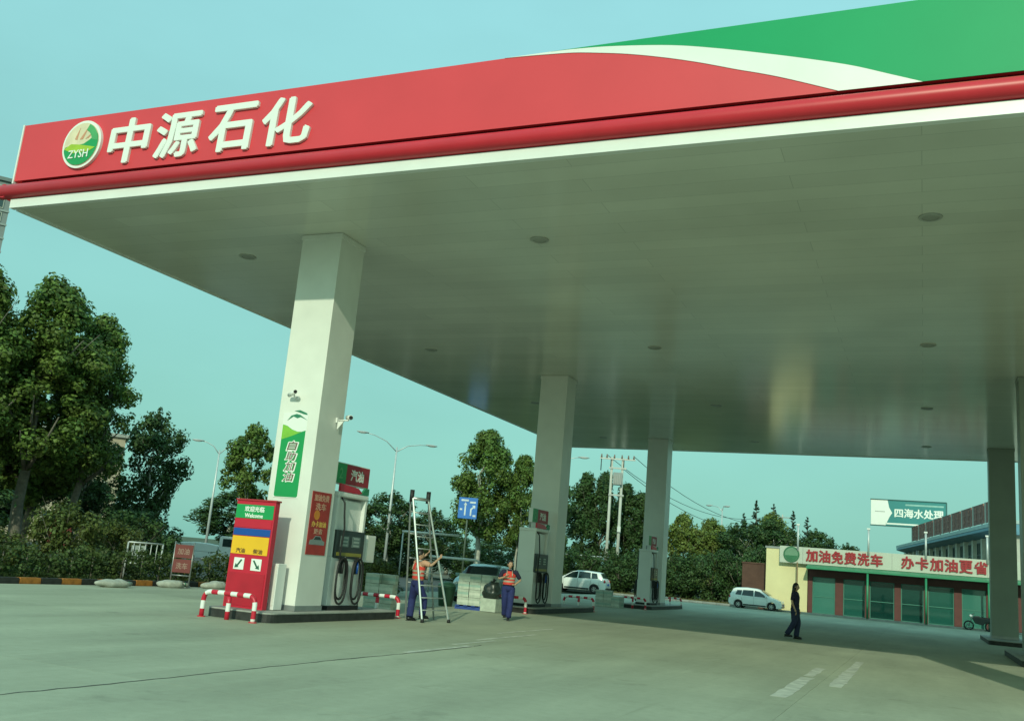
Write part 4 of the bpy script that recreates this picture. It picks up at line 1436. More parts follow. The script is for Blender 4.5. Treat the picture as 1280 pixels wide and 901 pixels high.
# sign band, emblem, lettering
bd = MB().box(((-9.5 + X1) / 2, -.42, 4.0), (X1 + 9.5, .14, 1.16), BAND).build('sign_band', sp, .01)
for k in range(8):
    MB().box((-7.9 + 2.95 * k, -.495, 4.0), (.02, .012, 1.15), GREY).build('band_joint', bd)
eb = MB().disc((-8.68, -.51, 4.02), .56, .06, M('globe_green', (0.03, 0.15, 0.07), .4), n=36).build('round_emblem', sp)
MB().disc((-8.68, -.545, 4.02), .46, .02, M('globe_pale', (0.14, 0.27, 0.17), .4), n=36).build('emblem_face', eb)
MB().prism([(-8.68 + .44 * math.cos(R(a)), 4.02 + .44 * math.sin(R(a))) for a in range(-170, -9, 10)], -.565, -.556, MATS['globe_green']).build('emblem_hill', eb)
for k, ch in enumerate('加油免费洗车'):
    text('sign_letter', ch, TEXTRED, sp, (-7.28 + .86 * k, -.495, 4.03), (.74, .80), ext=.08, bold=.035)
for k, ch in enumerate('办卡加油更省'):
    text('sign_letter', ch, TEXTRED, sp, (-1.0 + .90 * k, -.495, 4.03), (.76, .80), ext=.08, bold=.035)
# green eave with posts
ev = MB()
ev.prism([(-1.55, 3.10), (-1.55, 3.22), (-.36, 3.42), (.0, 3.42), (.0, 3.10)], -7.55, X1 - .02, EAVE, axes=('y', 'z', 'x'))
ev.build('eave', sp)
MB().box(((-7.55 + X1) / 2, .06, 2.84), (X1 + 7.5, .16, .50), PIER).build('lintel', sp)
for x in (-3.52, .14, 3.9, 7.6):
    MB().tube([(x, -1.42, .1), (x, -1.42, 3.12)], .075, EAVE, n=12).build('eave_post', sp)
for x in (-8.25, -3.52, .14, 3.9):
    pst = MB().tube([(x, -.53, 4.3), (x, -.53, 6.1)], .07, GALV, n=10).build('roof_mast', sp)
    MB().box((x, -.53, 6.14), (.22, .16, .1), WHITE).build('mast_head', pst)
MB().tube([(-8.25, -.60, .1), (-8.25, -.60, 3.5)], .05, M('rusty_pipe', (0.24, 0.16, 0.08), .7), n=8).build('down_pipe', sp)
pxs = [(-7.55, -7.25), (-5.72, -5.18), (-3.75, -3.45), (-1.86, -1.44), (0.0, .26), (1.86, 2.34), (3.8, 4.0), (5.5, 6.0), (7.5, 7.7), (9.2, 9.7), (12.4, 12.7)]
for a, b_ in pxs:
    MB().box(((a + b_) / 2, .10, 1.34), (b_ - a, .26, 2.5), PIER).build('pier', sp, .01)
GLS = [glass_mat('teal_glass_pale', (0.07, 0.25, 0.20), 0.25, .06), TEALGLASS, glass_mat('teal_glass_dark', (0.01, 0.07, 0.06), 0.55), glass_mat('teal_glass_deep', (0.015, 0.09, 0.075), 0.5)]
for gi, ((a0, a), (b_, b1)) in enumerate(zip(pxs, pxs[1:])):
    w_ = b_ - a
    wd = MB()
    for x in (a + .03, b_ - .03):
        wd.box((x, .10, 1.34), (.06, .10, 2.5), M('green_frame', (0.05, 0.20, 0.15), .5))
    for z in (.12, 1.25, 2.57):
        wd.box(((a + b_) / 2, .101, z), (w_ - .12, .09, .05), MATS['green_frame'])
    wf = wd.build('window_frame', sp)
    for z0, z1 in ((.145, 1.225), (1.275, 2.545)):
        MB().box(((a + b_) / 2, .10, (z0 + z1) / 2), (w_ - .12, .016, z1 - z0), GLS[(0, 1, 2, 3, 1, 0, 2)[gi % 7]]).build('pane', wf)
for x, wd_, h_, lb in ((-4.6, 1.3, 1.5, 'dark green shelf behind the glass, left of the first eave post'), (-2.7, 1.5, 1.25, 'dark counter behind the glass, right of the first eave post'), (-.7, 1.3, 1.2, 'dark counter behind the glass, left of the second eave post'), (1.5, .9, 1.1, 'low dark cabinet behind the glass, right of the second eave post')):
    ct = thing('shop_counter', lb, 'counter', (x, 74.4, .12), 0, 'dark fittings inside the shop')
    MB().box((0, 0, h_ / 2), (wd_, .6, h_), M('dark_fitting', (0.02, 0.035, 0.03), .4)).build('carcass', ct, .01)
    MB().box((0, 0, h_ + .02), (wd_ + .08, .66, .04), DARK).build('counter_top', ct)
    for k in range(2):
        MB().box(((k - .5) * wd_ / 2, -.306, h_ / 2), (wd_ / 2 - .04, .012, h_ - .1), M('fitting_front', (0.03, 0.05, 0.045), .35)).build('door', ct)
yb = thing('display_shelf', 'yellow display shelf inside the shop beside the shade-greyed column', 'shelf', (3.1, 74.2, .12))
for z in (.05, .75, 1.4, 2.05):
    MB().box((0, 0, z), (1.3, .5, .05), YELWALL).build('shelf_board', yb)
MB().box((0, .26, 1.1), (1.3, .03, 2.1), YELWALL).build('back_board', yb)
for s_ in (-1, 1):
    MB().box((s_ * .66, 0, 1.1), (.04, .55, 2.15), M('mustard', (0.55, 0.36, 0.03), .5)).build('side_board', yb)
# motorcycle
mc = thing('motorcycle', 'dark motorcycle parked before the shop beside the shade-greyed column', 'motorcycle', (3.3, 71.0, 0), PI)
for x in (-.62, .62):
    wv_ = MB()
    wv_.tube([(x + .27 * math.cos(a), 0, .29 + .27 * math.sin(a)) for a in [2 * PI * k / 20 for k in range(21)]], .045, TYRE, n=7, caps=False)
    for k in range(5):
        a = PI * k / 5
        wv_.tube([(x - .25 * math.cos(a), 0, .29 - .25 * math.sin(a)), (x + .25 * math.cos(a), 0, .29 + .25 * math.sin(a))], .008, GREY, n=4)
    wv_.build('wheel', mc)
MB().prism([(-.75, .62), (-.7, .78), (-.15, .80), (.0, .92), (.3, .92), (.42, .75), (.25, .45), (-.2, .35), (-.35, .5)], -.13, .13, DARK).build('body', mc, .03)
MB().box((-.38, 0, .82), (.62, .24, .08), BLACK).build('seat', mc, .03)
MB().tube([(.62, .0, .29), (.42, 0, .85), (.36, 0, 1.02)], .03, GREY, n=8).build('fork', mc)
MB().tube([(.30, -.33, 1.05), (.38, -.12, 1.02), (.38, .12, 1.02), (.30, .33, 1.05)], .018, BLACK, n=6).build('handlebar', mc)
MB().ellipsoid((.50, 0, .90), (.09, .09, .09), LAMPCLEAR, 12, 8).build('headlight', mc)
MB().prism([(-.85, .55), (-.5, .62), (-.35, .5), (-.4, .45), (-.6, .56), (-.86, .49)], -.07, .07, DARK).build('mudguard', mc, .01)
# red brown wall piece beside the shop
bw = thing('side_wall', 'dull red brown wall left of the yellow shop wall', 'wall', (-11.6, 74.2, 0))
MB().box((0, 0, 1.6), (1.7, .25, 3.2), BRICKW).build('panel', bw)
MB().box((0, 0, 3.25), (1.8, .36, .10), BRICKW).build('coping', bw)

# ------------------------------------------------------------------ blue roofed building, roof letters, billboard
bdir = Vector((-5.97, 35, 0)).normalized()
brz = math.atan2(bdir.y, bdir.x)
bb = thing('blue_roofed_building', 'pale building with blue eave behind the shop at right', 'building', (4.4, 80.0, 0), brz)
LN = 42
MB().box((LN / 2 - 4, -5, 3.3), (LN, 9.4, 6.6), WALLPALE).build('wall', bb)
MB().prism([(.75, 6.85), (.75, 7.05), (-.3, 7.28), (-10, 7.9), (-10, 6.6), (-.3, 6.6)], -4.5, LN - 3.5, BLUEROOF, axes=('y', 'z', 'x')).build('eave', bb)
MB().prism([(.78, 7.07), (.78, 7.34), (-.3, 7.55), (-9.0, 8.1), (-9, 7.92), (-.3, 7.30)], -4.5, LN - 3.5, PALEROOF, axes=('y', 'z', 'x')).build('roof_sheet', bb)
wpm = MB().box((0, 0, 0), (1.5, .06, 2.2), WINGLASS).mesh('window')
wfm = MB()
for x in (-.75, 0, .75):
    wfm.box((x, .02, 0), (.08, .1, 2.2), M('dark_frame', (0.06, 0.08, 0.07), .5))
for z in (-1.1, .2, 1.1):
    wfm.box((0, .021, z), (1.58, .09, .08), MATS['dark_frame'])
wfm = wfm.mesh('window_frame')
for k in range(14):
    for z in (5.2, 2.0):
        wo = share('window', wpm, bb, (-2.2 + 3.0 * k, -.29, z))
        share('window_frame', wfm, wo)
    MB().box((-.7 + 3.0 * k, -.2, 4.38), (.5, .35, 4.4), M('pale_pier', (0.55, 0.54, 0.44), .8)).build('pier', bb)
rs_ = thing('rooftop_sign', 'row of brown red sign boards along the blue roofed building', 'sign', (4.4, 80.0, 7.52), brz)
rnd = random.Random(3)
for k in range(9):
    x = -2.6 + 3.95 * k
    o = MB().box((x, .30, .78), (3.1, .12, 1.45), BROWNSIGN).build('sign_board', rs_)
    for s_ in (-1, 1):
        for j in range(2):
            bx = x + s_ * .75
            MB().box((bx + rnd.uniform(-.2, .2), .375, .45 + .5 * j), (rnd.uniform(.7, 1.1), .03, .14), FADEDRED).build('stroke', o)
        MB().box((x + s_ * .75, .382, .75), (.16, .03, 1.1), FADEDRED).build('stroke', o)
    MB().box((x + 1.78, .3, .78), (.5, .10, 1.50), M('pale_divider', (0.42, 0.42, 0.37), .7)).build('divider', rs_)
    MB().tube([(x, .1, 0), (x, .1, 1.2)], .05, GREY, n=6).build('strut', rs_)
bl_ = thing('billboard', 'teal and white roadside billboard with white characters above the shop roof', 'billboard', (-1.5, 110, 0), 0.04)
MB().box((0, 0, 10.35), (7.35, .3, 2.65), TEAL).build('board', bl_, .02)
wp = [(-3.66, 9.04), (-2.2, 9.04), (-2.0, 9.5), (-1.85, 9.85), (-1.55, 10.35), (-1.85, 10.9), (-2.0, 11.66), (-3.66, 11.66)]
MB().prism(wp, -.162, -.152, LETTER).build('white_field', bl_)
MB().box((-2.75, -.166, 10.45), (1.0, .01, .10), GREY).build('small_print', bl_)
text('billboard_text', '四海水处理', LETTER, bl_, (1.05, -.153, 10.38), (4.7, .92), ext=.02, bold=.03)
MB().box((1.6, -.156, 11.26), (3.7, .012, .17), M('pale_teal_print', (0.25, 0.45, 0.42), .5)).build('small_print', bl_)
MB().box((.6, -.156, 9.22), (5.6, .012, .16), LETTER).build('small_print', bl_)
for z in (8.98, 11.72):
    MB().box((0, -.02, z), (7.45, .42, .08), M('teal_frame', (0.01, 0.10, 0.10), .5)).build('frame_bar', bl_)
MB().box((3.72, -.02, 10.35), (.1, .42, 2.7), MATS['teal_frame']).build('frame_bar', bl_)
for x in (1.0, 1.9):
    MB().tube([(x, .3, 0), (x, .3, 11.2)], .22, GREY, n=12).build('post', bl_)

# ------------------------------------------------------------------ high-rise at the far left
hr = thing('high_rise', 'grey green apartment tower at the left picture edge', 'building', (-196.9, 133.0, 0), R(54))
MB().box((0, 0, 37), (23, 16, 74), HIGHWALL).build('wall', hr)
MB().box((0, 0, 74.4), (24, 17, .8), M('tower_cap', (0.16, 0.2, 0.2), .7)).build('parapet', hr)
hw_ = MB().box((0, 0, 0), (2.4, .2, 1.8), WINGLASS)
hw_ = hw_.mesh('window')
hf_ = MB()
for x in (-1.25, 0, 1.25):
    hf_.box((x, -.05, 0), (.14, .2, 1.9), WALLPALE)
for z in (-.97, .97):
    hf_.box((0, -.052, z), (2.64, .19, .14), WALLPALE)
hf_ = hf_.mesh('window_frame')
for f in range(12, 24):
    for k in range(5):
        o = share('window', hw_, hr, (-9 + 4.5 * k, -8.02, 1.8 + 3.05 * f))
        share('window_frame', hf_, o)
    MB().box((0, -8.1, .2 + 3.05 * f), (23.3, .3, .35), M('tower_band', (0.30, 0.34, 0.33), .8)).build('floor_band', hr)
bg_ = thing('beige_building', 'beige building glimpsed through the tall trees at left', 'building', (-74, 66, 0), R(48))
MB().box((0, 0, 5), (10, 8, 10), M('beige_wall', (0.42, 0.34, 0.25), .8)).build('wall', bg_)
MB().box((0, 0, 10.1), (10.6, 8.6, .3), CONC).build('parapet', bg_)
for f in range(3):
    for k in range(3):
        o = share('window', hw_, bg_, (-3 + 3 * k, -4.02, 2 + 3 * f), scale=(.7, 1, .8))
        share('window_frame', hf_, o)

# ------------------------------------------------------------------ street lamps, poles, road sign


def street_lamp(label, loc, h, ang, arms):
    t = thing('street_lamp', label, 'street lamp', loc, ang, 'double and single armed street lamps along the road')
    MB().tube([(0, 0, 0), (0, 0, h * .55), (0, 0, h)], [.12, .095, .06], GALV, n=10).build('pole', t)
    MB().box((0, 0, .12), (.4, .4, .24), CONC).build('base', t)
    for s_, L, rise in arms:
        MB().tube([(0, 0, h - .35), (s_ * L * .35, 0, h + rise * .45), (s_ * L * .75, 0, h + rise * .9), (s_ * L, 0, h + rise)], [.04, .035, .03, .028], GALV, n=8).build('arm', t)
        hd_ = MB().ellipsoid((s_ * (L + .32), 0, h + rise + .03), (.50, .16, .085), M('lamp_head_grey', (0.42, 0.44, 0.44), .4), 14, 8).build('lamp_head', t)
        MB().ellipsoid((s_ * (L + .34), 0, h + rise - .03), (.32, .12, .06), LAMPCLEAR, 12, 6).build('lamp_glass', hd_)
    return t


street_lamp('street lamp with upswept arms left of the red price sign', (-51.67, 61.05, 0), 8.55, R(40), ((1, 1.55, .55), (-1, 1.4, .55)))
street_lamp('double armed street lamp rising behind the step ladder', (-36.75, 63.2, 0), 9.55, R(51), ((-1, 2.5, .75), (1, 2.5, .45)))
street_lamp('street lamp whose head shows between the second and third columns', (-27.7, 75.5, 0), 10.55, R(24), ((1, 1.3, .3),))
street_lamp('distant street lamp above the trees left of the shop', (-20.6, 108.2, 0), 9.7, R(150), ((1, 1.6, .3), (-1, .3, .2)))
up = thing('utility_poles', 'pair of concrete utility poles carrying a transformer and crossarms', 'utility pole', (-26.3, 86.1, 0), R(17))
for x in (-.5, .5):
    MB().tube([(x, 0, 0), (x, 0, 12.2)], [.17, .11], M('pole_concrete', (0.52, 0.51, 0.46), .8), n=10).build('pole', up)
for z, L in ((12.05, 3.3), (11.2, 1.6), (8.7, 1.4)):
    MB().box((0 if z > 12 else .05, -.14, z), (L, .12, .14), GREY).build('crossarm', up)
for x in (-1.5, -1.0, -.3, .4, 1.0, 1.5):
    MB().tube([(x, -.14, 12.1), (x, -.14, 12.45)], [.09, .05], M('insulator', (0.20, 0.12, 0.09), .3), n=8).build('insulator', up)
MB().box((.1, -.25, 10.2), (.85, .6, 1.15), M('transformer_grey', (0.24, 0.27, 0.27), .5)).build('transformer', up, .04)
for k in range(5):
    MB().box((-.22 + .16 * k, -.59, 10.1), (.04, .12, .9), GREY).build('cooling_fin', up)
for x in (-1.5, -.6, .6):
    MB().tube([(x, -.16, 11.5 - .4 * abs(x)), (x, -.16, 12.0)], .05, DARK, n=6).build('fuse', up)
MB().box((.5, -.2, 5.6), (.3, .25, .5), GALV).build('switch_box', up)
for k, (dx, dz) in enumerate(((-1.0, 12.4), (1.5, 12.4), (.4, 11.3))):
    a, b_ = V3(dx, -.14, dz), V3(22 + dx, 44, 11.0 - .7 * k)
    pts = [a.lerp(b_, q / 16) - V3(0, 0, 2.4 * 4 * (q / 16) * (1 - q / 16)) for q in range(17)]
    MB().tube(pts, .028, BLACK, n=5).build('wire', up)
fp = thing('utility_pole', 'far utility pole at the end of the sagging wires', 'utility pole', (-17.5, 134.5, 0))
MB().tube([(0, 0, 0), (0, 0, 11.3)], [.16, .1], MATS['pole_concrete'], n=8).build('pole', fp)
MB().box((0, -.12, 10.9), (2.0, .1, .12), GREY).build('crossarm', fp)
rs2 = thing('road_sign', 'blue road direction sign on a mast left of the broad round tree', 'road sign', (-28.0, 59.8, 0), R(18))
MB().box((-.62, -.10, 5.1), (1.3, .05, 1.42), ROADBLUE).build('board', rs2, .01)
SGW = M('road_sign_white', (0.62, 0.68, 0.72), .4)
for q in ([(-.85, 4.6), (-.75, 4.6), (-.75, 5.3), (-.68, 5.3), (-.80, 5.5), (-.92, 5.3), (-.85, 5.3)], [(-.45, 4.6), (-.35, 4.6), (-.35, 5.0), (-.2, 5.15), (-.12, 5.08), (-.12, 5.3), (-.34, 5.3), (-.26, 5.22), (-.45, 5.05)]):
    MB().prism(q, -.132, -.126, SGW).build('arrow', rs2)
for x, z, wd_ in ((-.85, 5.62, .5), (-.3, 5.5, .4), (-1.08, 5.0, .16), (-.15, 4.6, .2)):
    MB().box((x, -.129, z), (wd_, .006, .12), SGW).build('place_name', rs2)
MB().tube([(-.62, .06, 0), (-.62, .06, 5.6)], .06, M('mast_green', (0.09, 0.12, 0.09), .6), n=10).build('mast', rs2)
for z in (4.8, 5.5):
    MB().tube([(-.05, -.03, z), (-1.2, -.03, z)], .035, GREY, n=8).build('arm', rs2)
bg2 = thing('boom_gate', 'long white pipe barrier behind the ladder at the entrance', 'barrier', (-19.5, 42.0, 0), R(25))
MB().tube([(-2.2, 0, 1.66), (.0, 0, 1.66), (.15, 0, 1.60), (.2, 0, 1.4)], .055, WHITE, n=8).build('boom', bg2)
for x in (-2.1, .2):
    MB().tube([(x, 0, 0), (x, 0, 1.62)], .045, GALV, n=8).build('post', bg2)
bg3 = thing('height_bar', 'white overhead height bar behind the ladder', 'barrier', (-21.15, 40.9, 0), R(25))
MB().tube([(-1.6, 0, 2.70), (1.1, 0, 2.72)], .05, WHITE, n=8).build('bar', bg3)
MB().tube([(-1.55, 0, 0), (-1.55, 0, 2.75)], .035, GALV, n=8).build('post', bg3)
fn = thing('pipe_fence', 'pale pipe fence in front of the tree row behind the white hatchback', 'fence', (-28.5, 80.2, 0), R(10))
for z in (1.5, 2.9):
    MB().tube([(-3.0, 0, z), (4.2, 0, z)], .06, GALV, n=6).build('rail', fn)
for k in range(5):
    MB().tube([(-3.0 + 1.8 * k, 0, 0), (-3.0 + 1.8 * k, 0, 2.95)], .06, GALV, n=6).build('post', fn)

# ------------------------------------------------------------------ vegetation
def leaves_mesh(name, seed, pts, nleaf, size, mat, crad, elong=1.0, up=0.25):
    """many small leaf faces clustered round the clump centres in pts [(centre, radius)]."""
    rnd = random.Random(seed)
    V, F = [], []
    for (c, r_) in pts:
        c = Vector(c)
        for _ in range(int(nleaf * (r_ / crad) ** 2)):
            d = Vector((rnd.gauss(0, 1), rnd.gauss(0, 1), rnd.gauss(0, 1))).normalized()
            p = c + Vector((d.x * r_, d.y * r_, d.z * r_ * elong)) * (rnd.random() ** 0.35)
            nrm = (d * 1.1 + Vector((rnd.gauss(0, .38), rnd.gauss(0, .38), rnd.gauss(0, .38) + up))).normalized()
            a = Vector((0, 0, 1)) if abs(nrm.z) < .9 else Vector((1, 0, 0))
            x = nrm.cross(a).normalized()
            y = nrm.cross(x)
            t = rnd.uniform(0, 2 * PI)
            x, y = x * math.cos(t) + y * math.sin(t), y * math.cos(t) - x * math.sin(t)
            s = size * rnd.uniform(.6, 1.35)
            b = len(V)
            V += [p - x * s * .55, p + y * s * .42 - nrm * s * .08, p + x * s * .6, p - y * s * .42 - nrm * s * .08]
            F.append((b, b + 1, b + 2, b + 3))
    me = bpy.data.meshes.new(name)
    me.from_pydata([tuple(v) for v in V], [], F)
    me.materials.append(mat)
    return me


def crown_pts(seed, H, rx, prof, n, cr):
    """clump centres filling a crown of height H whose radius follows prof(0..1)."""
    rnd = random.Random(seed)
    out = []
    lobes = [(rnd.uniform(0, 2 * PI), rnd.uniform(.1, .95), rnd.uniform(.68, 1.22)) for _ in range(10)]
    for _ in range(n):
        z = rnd.random()
        a = rnd.uniform(0, 2 * PI)
        k = 1.0
        for la, lz, ls in lobes:
            w_ = math.exp(-((z - lz) / .16) ** 2) * max(0, math.cos(a - la)) ** 2
            k *= 1 + (ls - 1) * 1.6 * w_
        rr = prof(z) * rx * k * (rnd.random() ** .38) * (1.16 if rnd.random() < .12 else 1)
        zz = z * H + rnd.uniform(-.2, .2)
        out.append(((rr * math.cos(a), rr * math.sin(a), zz), cr * rnd.uniform(.42, 1.25)))
    for _ in range(6):      # leading shoots that break the outline
        z = rnd.uniform(.72, 1.0)
        a = rnd.uniform(0, 2 * PI)
        for q in range(3):
            out.append(((prof(z) * rx * .75 * math.cos(a), prof(z) * rx * .75 * math.sin(a), z * H + .28 * q), cr * (.55 - .13 * q)))
    return out


def trunk_mesh(seed, H, r, mat, crown_h, rx, lean=0.0):
    rnd = random.Random(seed)
    m = MB()
    top = H + crown_h * .75
    pts = [(lean * z * .3 + rnd.uniform(-.05, .05) * z, rnd.uniform(-.04, .04) * z, z) for z in [top * k / 8 for k in range(9)]]
    m.tube(pts, [r * (1.25 - 1.1 * k / 8) if k else r * 1.45 for k in range(9)], mat, n=9)
    for k in range(9):
        f = rnd.uniform(.42, .9)
        z = top * f
        b = Vector(pts[min(8, int(f * 8))])
        a = rnd.uniform(0, 2 * PI)
        L = rx * rnd.uniform(.5, .85)
        rr = r * (1.2 - f) * .6
        m.tube([b, b + V3(math.cos(a) * L * .5, math.sin(a) * L * .5, L * .45), b + V3(math.cos(a) * L, math.sin(a) * L, L * 1.1)], [rr, rr * .7, rr * .25], mat, n=6)
    return m.mesh('trunk')


ovoid = lambda z: math.sin(PI * min(1, (z * .90 + .07))) ** .75 * (1.08 - .38 * z)
poplar = lambda z: (math.sin(PI * min(1, z * .88 + .09)) ** .7) * (1.05 - .50 * z)
roundp = lambda z: math.sqrt(max(0, 1 - (2 * z - .95) ** 2)) * .98
# crown kinds: (crown mesh, trunk mesh), modelled about 8 m tall crowns
KIND = {}


def kind(name, seed, base, H, rx, prof, n, cr, nleaf, size, leaf, bark, tr_r):
    KIND[name] = (leaves_mesh('crown', seed, crown_pts(seed, H, rx, prof, n, cr), nleaf * 2.0, size * .70, leaf, cr), trunk_mesh(seed, base, tr_r, bark, H, rx), base, base + H, rx)


kind('big_a', 11, 2.6, 8.6, 2.5, poplar, 180, .58, 95, .21, LEAF_A, BARK, .19)
kind('big_b', 12, 3.0, 8.2, 2.3, ovoid, 190, .60, 62, .27, LEAF_A, BARK, .17)
kind('big_c', 19, 4.0, 7.3, 2.5, poplar, 190, .56, 105, .20, LEAF_A, BARK, .19)
kind('small_round', 23, 4.1, 4.2, 1.6, roundp, 95, .46, 60, .24, LEAF_A, PALEBARK, .11)
kind('dark', 13, 2.3, 5.0, 1.9, roundp, 95, .52, 60, .22, LEAF_B, PALEBARK, .12)
kind('broad', 14, 3.6, 7.0, 2.8, ovoid, 190, .58, 85, .23, LEAF_A, PALEBARK, .20)
kind('row', 15, 1.2, 8.8, 1.9, poplar, 150, .60, 55, .30, LEAF_B, BARK, .16)
kind('light', 16, 1.0, 6.5, 2.4, roundp, 130, .62, 50, .32, LEAF_D, BARK, .15)
kind('bush_dark', 17, .15, 2.3, 1.6, roundp, 75, .42, 55, .17, LEAF_B, BARK, .06)
kind('bush', 18, .12, 2.0, 1.5, roundp, 75, .40, 60, .15, LEAF_E, BARK, .05)


def tree(kd, name, label, cat, x, y, top, rx=None, rz=0.0, group='trees around the station'):
    cm, tm, base, ht, rx0 = KIND[kd]
    t = thing(name, label, cat, (x, y, 0), rz, group)
    sz = top / ht
    sx = (rx / rx0) if rx else sz
    t.scale = (sx, sx, sz)
    share('trunk', tm, t)
    share('crown', cm, t, (0, 0, base))
    return t


TREES = [
    ('big_a', -32.7, 24.4, 10.7, 2.4, 'tallest leafy tree, cut by the left picture edge'),
    ('big_c', -32.1, 27.0, 11.1, 2.9, 'tall dense green tree beside the dull red steel box'),
    ('big_c', -32.6, 30.0, 10.4, 2.25, 'tall green tree forming the right edge of the left clump'),
    ('big_b', -35.4, 30.2, 9.6, 2.5, 'tall tree half hidden behind the left clump'),
    ('dark', -38.5, 28.2, 6.2, 2.6, 'dark tree filling the shade under the tall left clump'),
    ('dark', -40.5, 33.0, 6.0, 2.6, 'dark tree behind the trunk foot of the left clump'),
    ('dark', -35.9, 37.5, 7.35, 1.75, 'dark lobed tree with thin pale trunk left of the lamp with upswept arms'),
    ('dark', -38.6, 36.0, 6.5, 1.8, 'dark low tree filling the space between the left clump and the thin pale trunk'),
    ('small_round', -37.2, 47.1, 8.15, 1.55, 'round tree rising right behind the red price sign'),
    ('dark', -40.2, 63.3, 5.6, 2.1, 'dark green tree between nearest dispenser and the left ladder rail'),
    ('dark', -37.6, 64.9, 6.0, 2.3, 'dark green tree directly behind the step ladder'),
    ('dark', -34.6, 66.2, 5.0, 2.0, 'lower green tree right of the step ladder'),
    ('broad', -29.35, 63.4, 10.8, 2.75, 'broad leafy tree with pale trunk beside the blue road sign'),
    ('broad', -26.9, 64.9, 9.3, 2.1, 'leafy tree partly hidden by the second column'),
    ('row', -31.5, 84.5, 11.4, 1.7, 'slim dark tree just right of the second column'),
    ('row', -30.4, 89.8, 10.6, 1.9, 'first tree of the dense row left of the twin utility poles'),
    ('row', -28.7, 90.2, 10.8, 1.8, 'dark tree immediately left of the twin utility poles'),
    ('row', -27.0, 92.0, 10.0, 1.9, 'dark tree directly behind the twin utility poles'),
    ('row', -25.3, 91.8, 9.2, 1.8, 'dark tree just right of the twin utility poles'),
    ('row', -24.0, 92.5, 7.8, 1.7, 'short dark tree beside the left edge of the third column'),
    ('light', -21.2, 92.5, 7.4, 2.0, 'yellow green tree just right of the third column'),
    ('light', -19.0, 95.0, 7.2, 2.2, 'yellow green round tree, second to the right of the third column'),
    ('row', -17.6, 98.0, 6.6, 2.2, 'dull green tree below the end of the sagging wires'),
    ('dark', -15.4, 92.0, 7.0, 2.6, 'dark bushy tree above the left end of the small hatchback'),
    ('dark', -12.6, 91.0, 7.4, 2.5, 'dark bushy tree above the small hatchback, next to the yellow wall'),
    ('light', -13.8, 99.0, 8.3, 2.4, 'green tree under the two pointed conifers'),
    ('dark', -9.6, 98.0, 7.0, 2.4, 'dark tree rising over the roof at the round shop emblem'),
    ('dark', -6.8, 100.0, 6.0, 2.0, 'dark low tree over the left part of the lettering band'),
]
for k, (kd, x, y, top, rx, lb) in enumerate(TREES):
    tree(kd, 'leafy_tree', lb, 'tree', x, y, top, rx, rz=k * 1.37)
FAR = [(-62.0, 50.5, 4.8, 'far dark tree left of the upswept lamp pole'), (-57.5, 54.8, 4.9, 'far dark tree right of the upswept lamp pole'), (-53.5, 66.0, 5.4, 'far dark tree left of the red price sign top'),
       (-47.0, 67.5, 5.4, 'far tree low behind the round tree and price sign'), (-66, 46, 5.5, 'far tree low behind the thin pale trunk'), (-60, 43, 6.2, 'far tree low behind the tall left clump'),
       (-46.0, 92.0, 4.4, 'distant low tree seen under the blue road sign'), (-42.0, 94.0, 3.9, 'distant low tree between road sign and broad tree'), (-52.0, 90, 4.6, 'distant low tree right of the ladder'),
       (-36.5, 96.0, 4.4, 'distant low tree behind the pale trunk of the broad tree')]
for k, (x, y, top, lb) in enumerate(FAR):
    tree('dark', 'leafy_tree', lb, 'tree', x, y, top, top * .62, rz=k * 2.1)


def conifer_mesh(seed, H, r):
    rnd = random.Random(seed)
    pts = []
    for _ in range(190):
        f = rnd.random() ** 1.25
        z = H * (.10 + .90 * f)
        rr = r * (1 - f) ** .8 * rnd.uniform(.55, 1.2) + .05
        a = rnd.uniform(0, 2 * PI)
        for q in (.2, .5, .8, 1.05):
            pts.append(((rr * q * math.cos(a), rr * q * math.sin(a), z + rr * (.28 * q * q - .12)), .09 + .15 * (1 - f) * (1.1 - .5 * q)))
    pts += [((0, 0, H * (.6 + .4 * k / 12)), .10 - .005 * k) for k in range(13)]
    return leaves_mesh('crown', seed, pts, 26, .12, NEEDLE, .2, .7, .3)


CON = [conifer_mesh(21, 10, 1.7), conifer_mesh(22, 10, 1.4)]
CTR = MB().tube([(0, 0, 0), (0, 0, 5), (0, 0, 9.8)], [.16, .1, .02], BARK, n=8).mesh('trunk')
for k, (x, y, top, lb) in enumerate(((-18.25, 108.5, 9.3, 'leftmost pointed conifer, short, over the yellow green trees'), (-16.94, 108.7, 10.8, 'tallest slim pointed conifer left of the shop'), (-15.16, 109.0, 10.55, 'wide pointed conifer right of the tallest one'),
                                     (-13.1, 109.2, 9.9, 'pointed conifer over the left end of the yellow wall'), (-11.6, 109.4, 9.35, 'pointed conifer beside the shop roof mast'), (-10.1, 109.6, 7.5, 'small conifer tip over the first red sign character'), (-9.0, 109.7, 7.4, 'smallest conifer tip over the second red sign character'))):
    t = thing('conifer_tree', lb, 'conifer', (x, y, 0), k * 1.1, 'pointed conifers behind the shop')
    t.scale = (top / 10 * .95, top / 10 * .95, top / 10)
    share('trunk', CTR, t)
    share('crown', CON[k % 2], t)

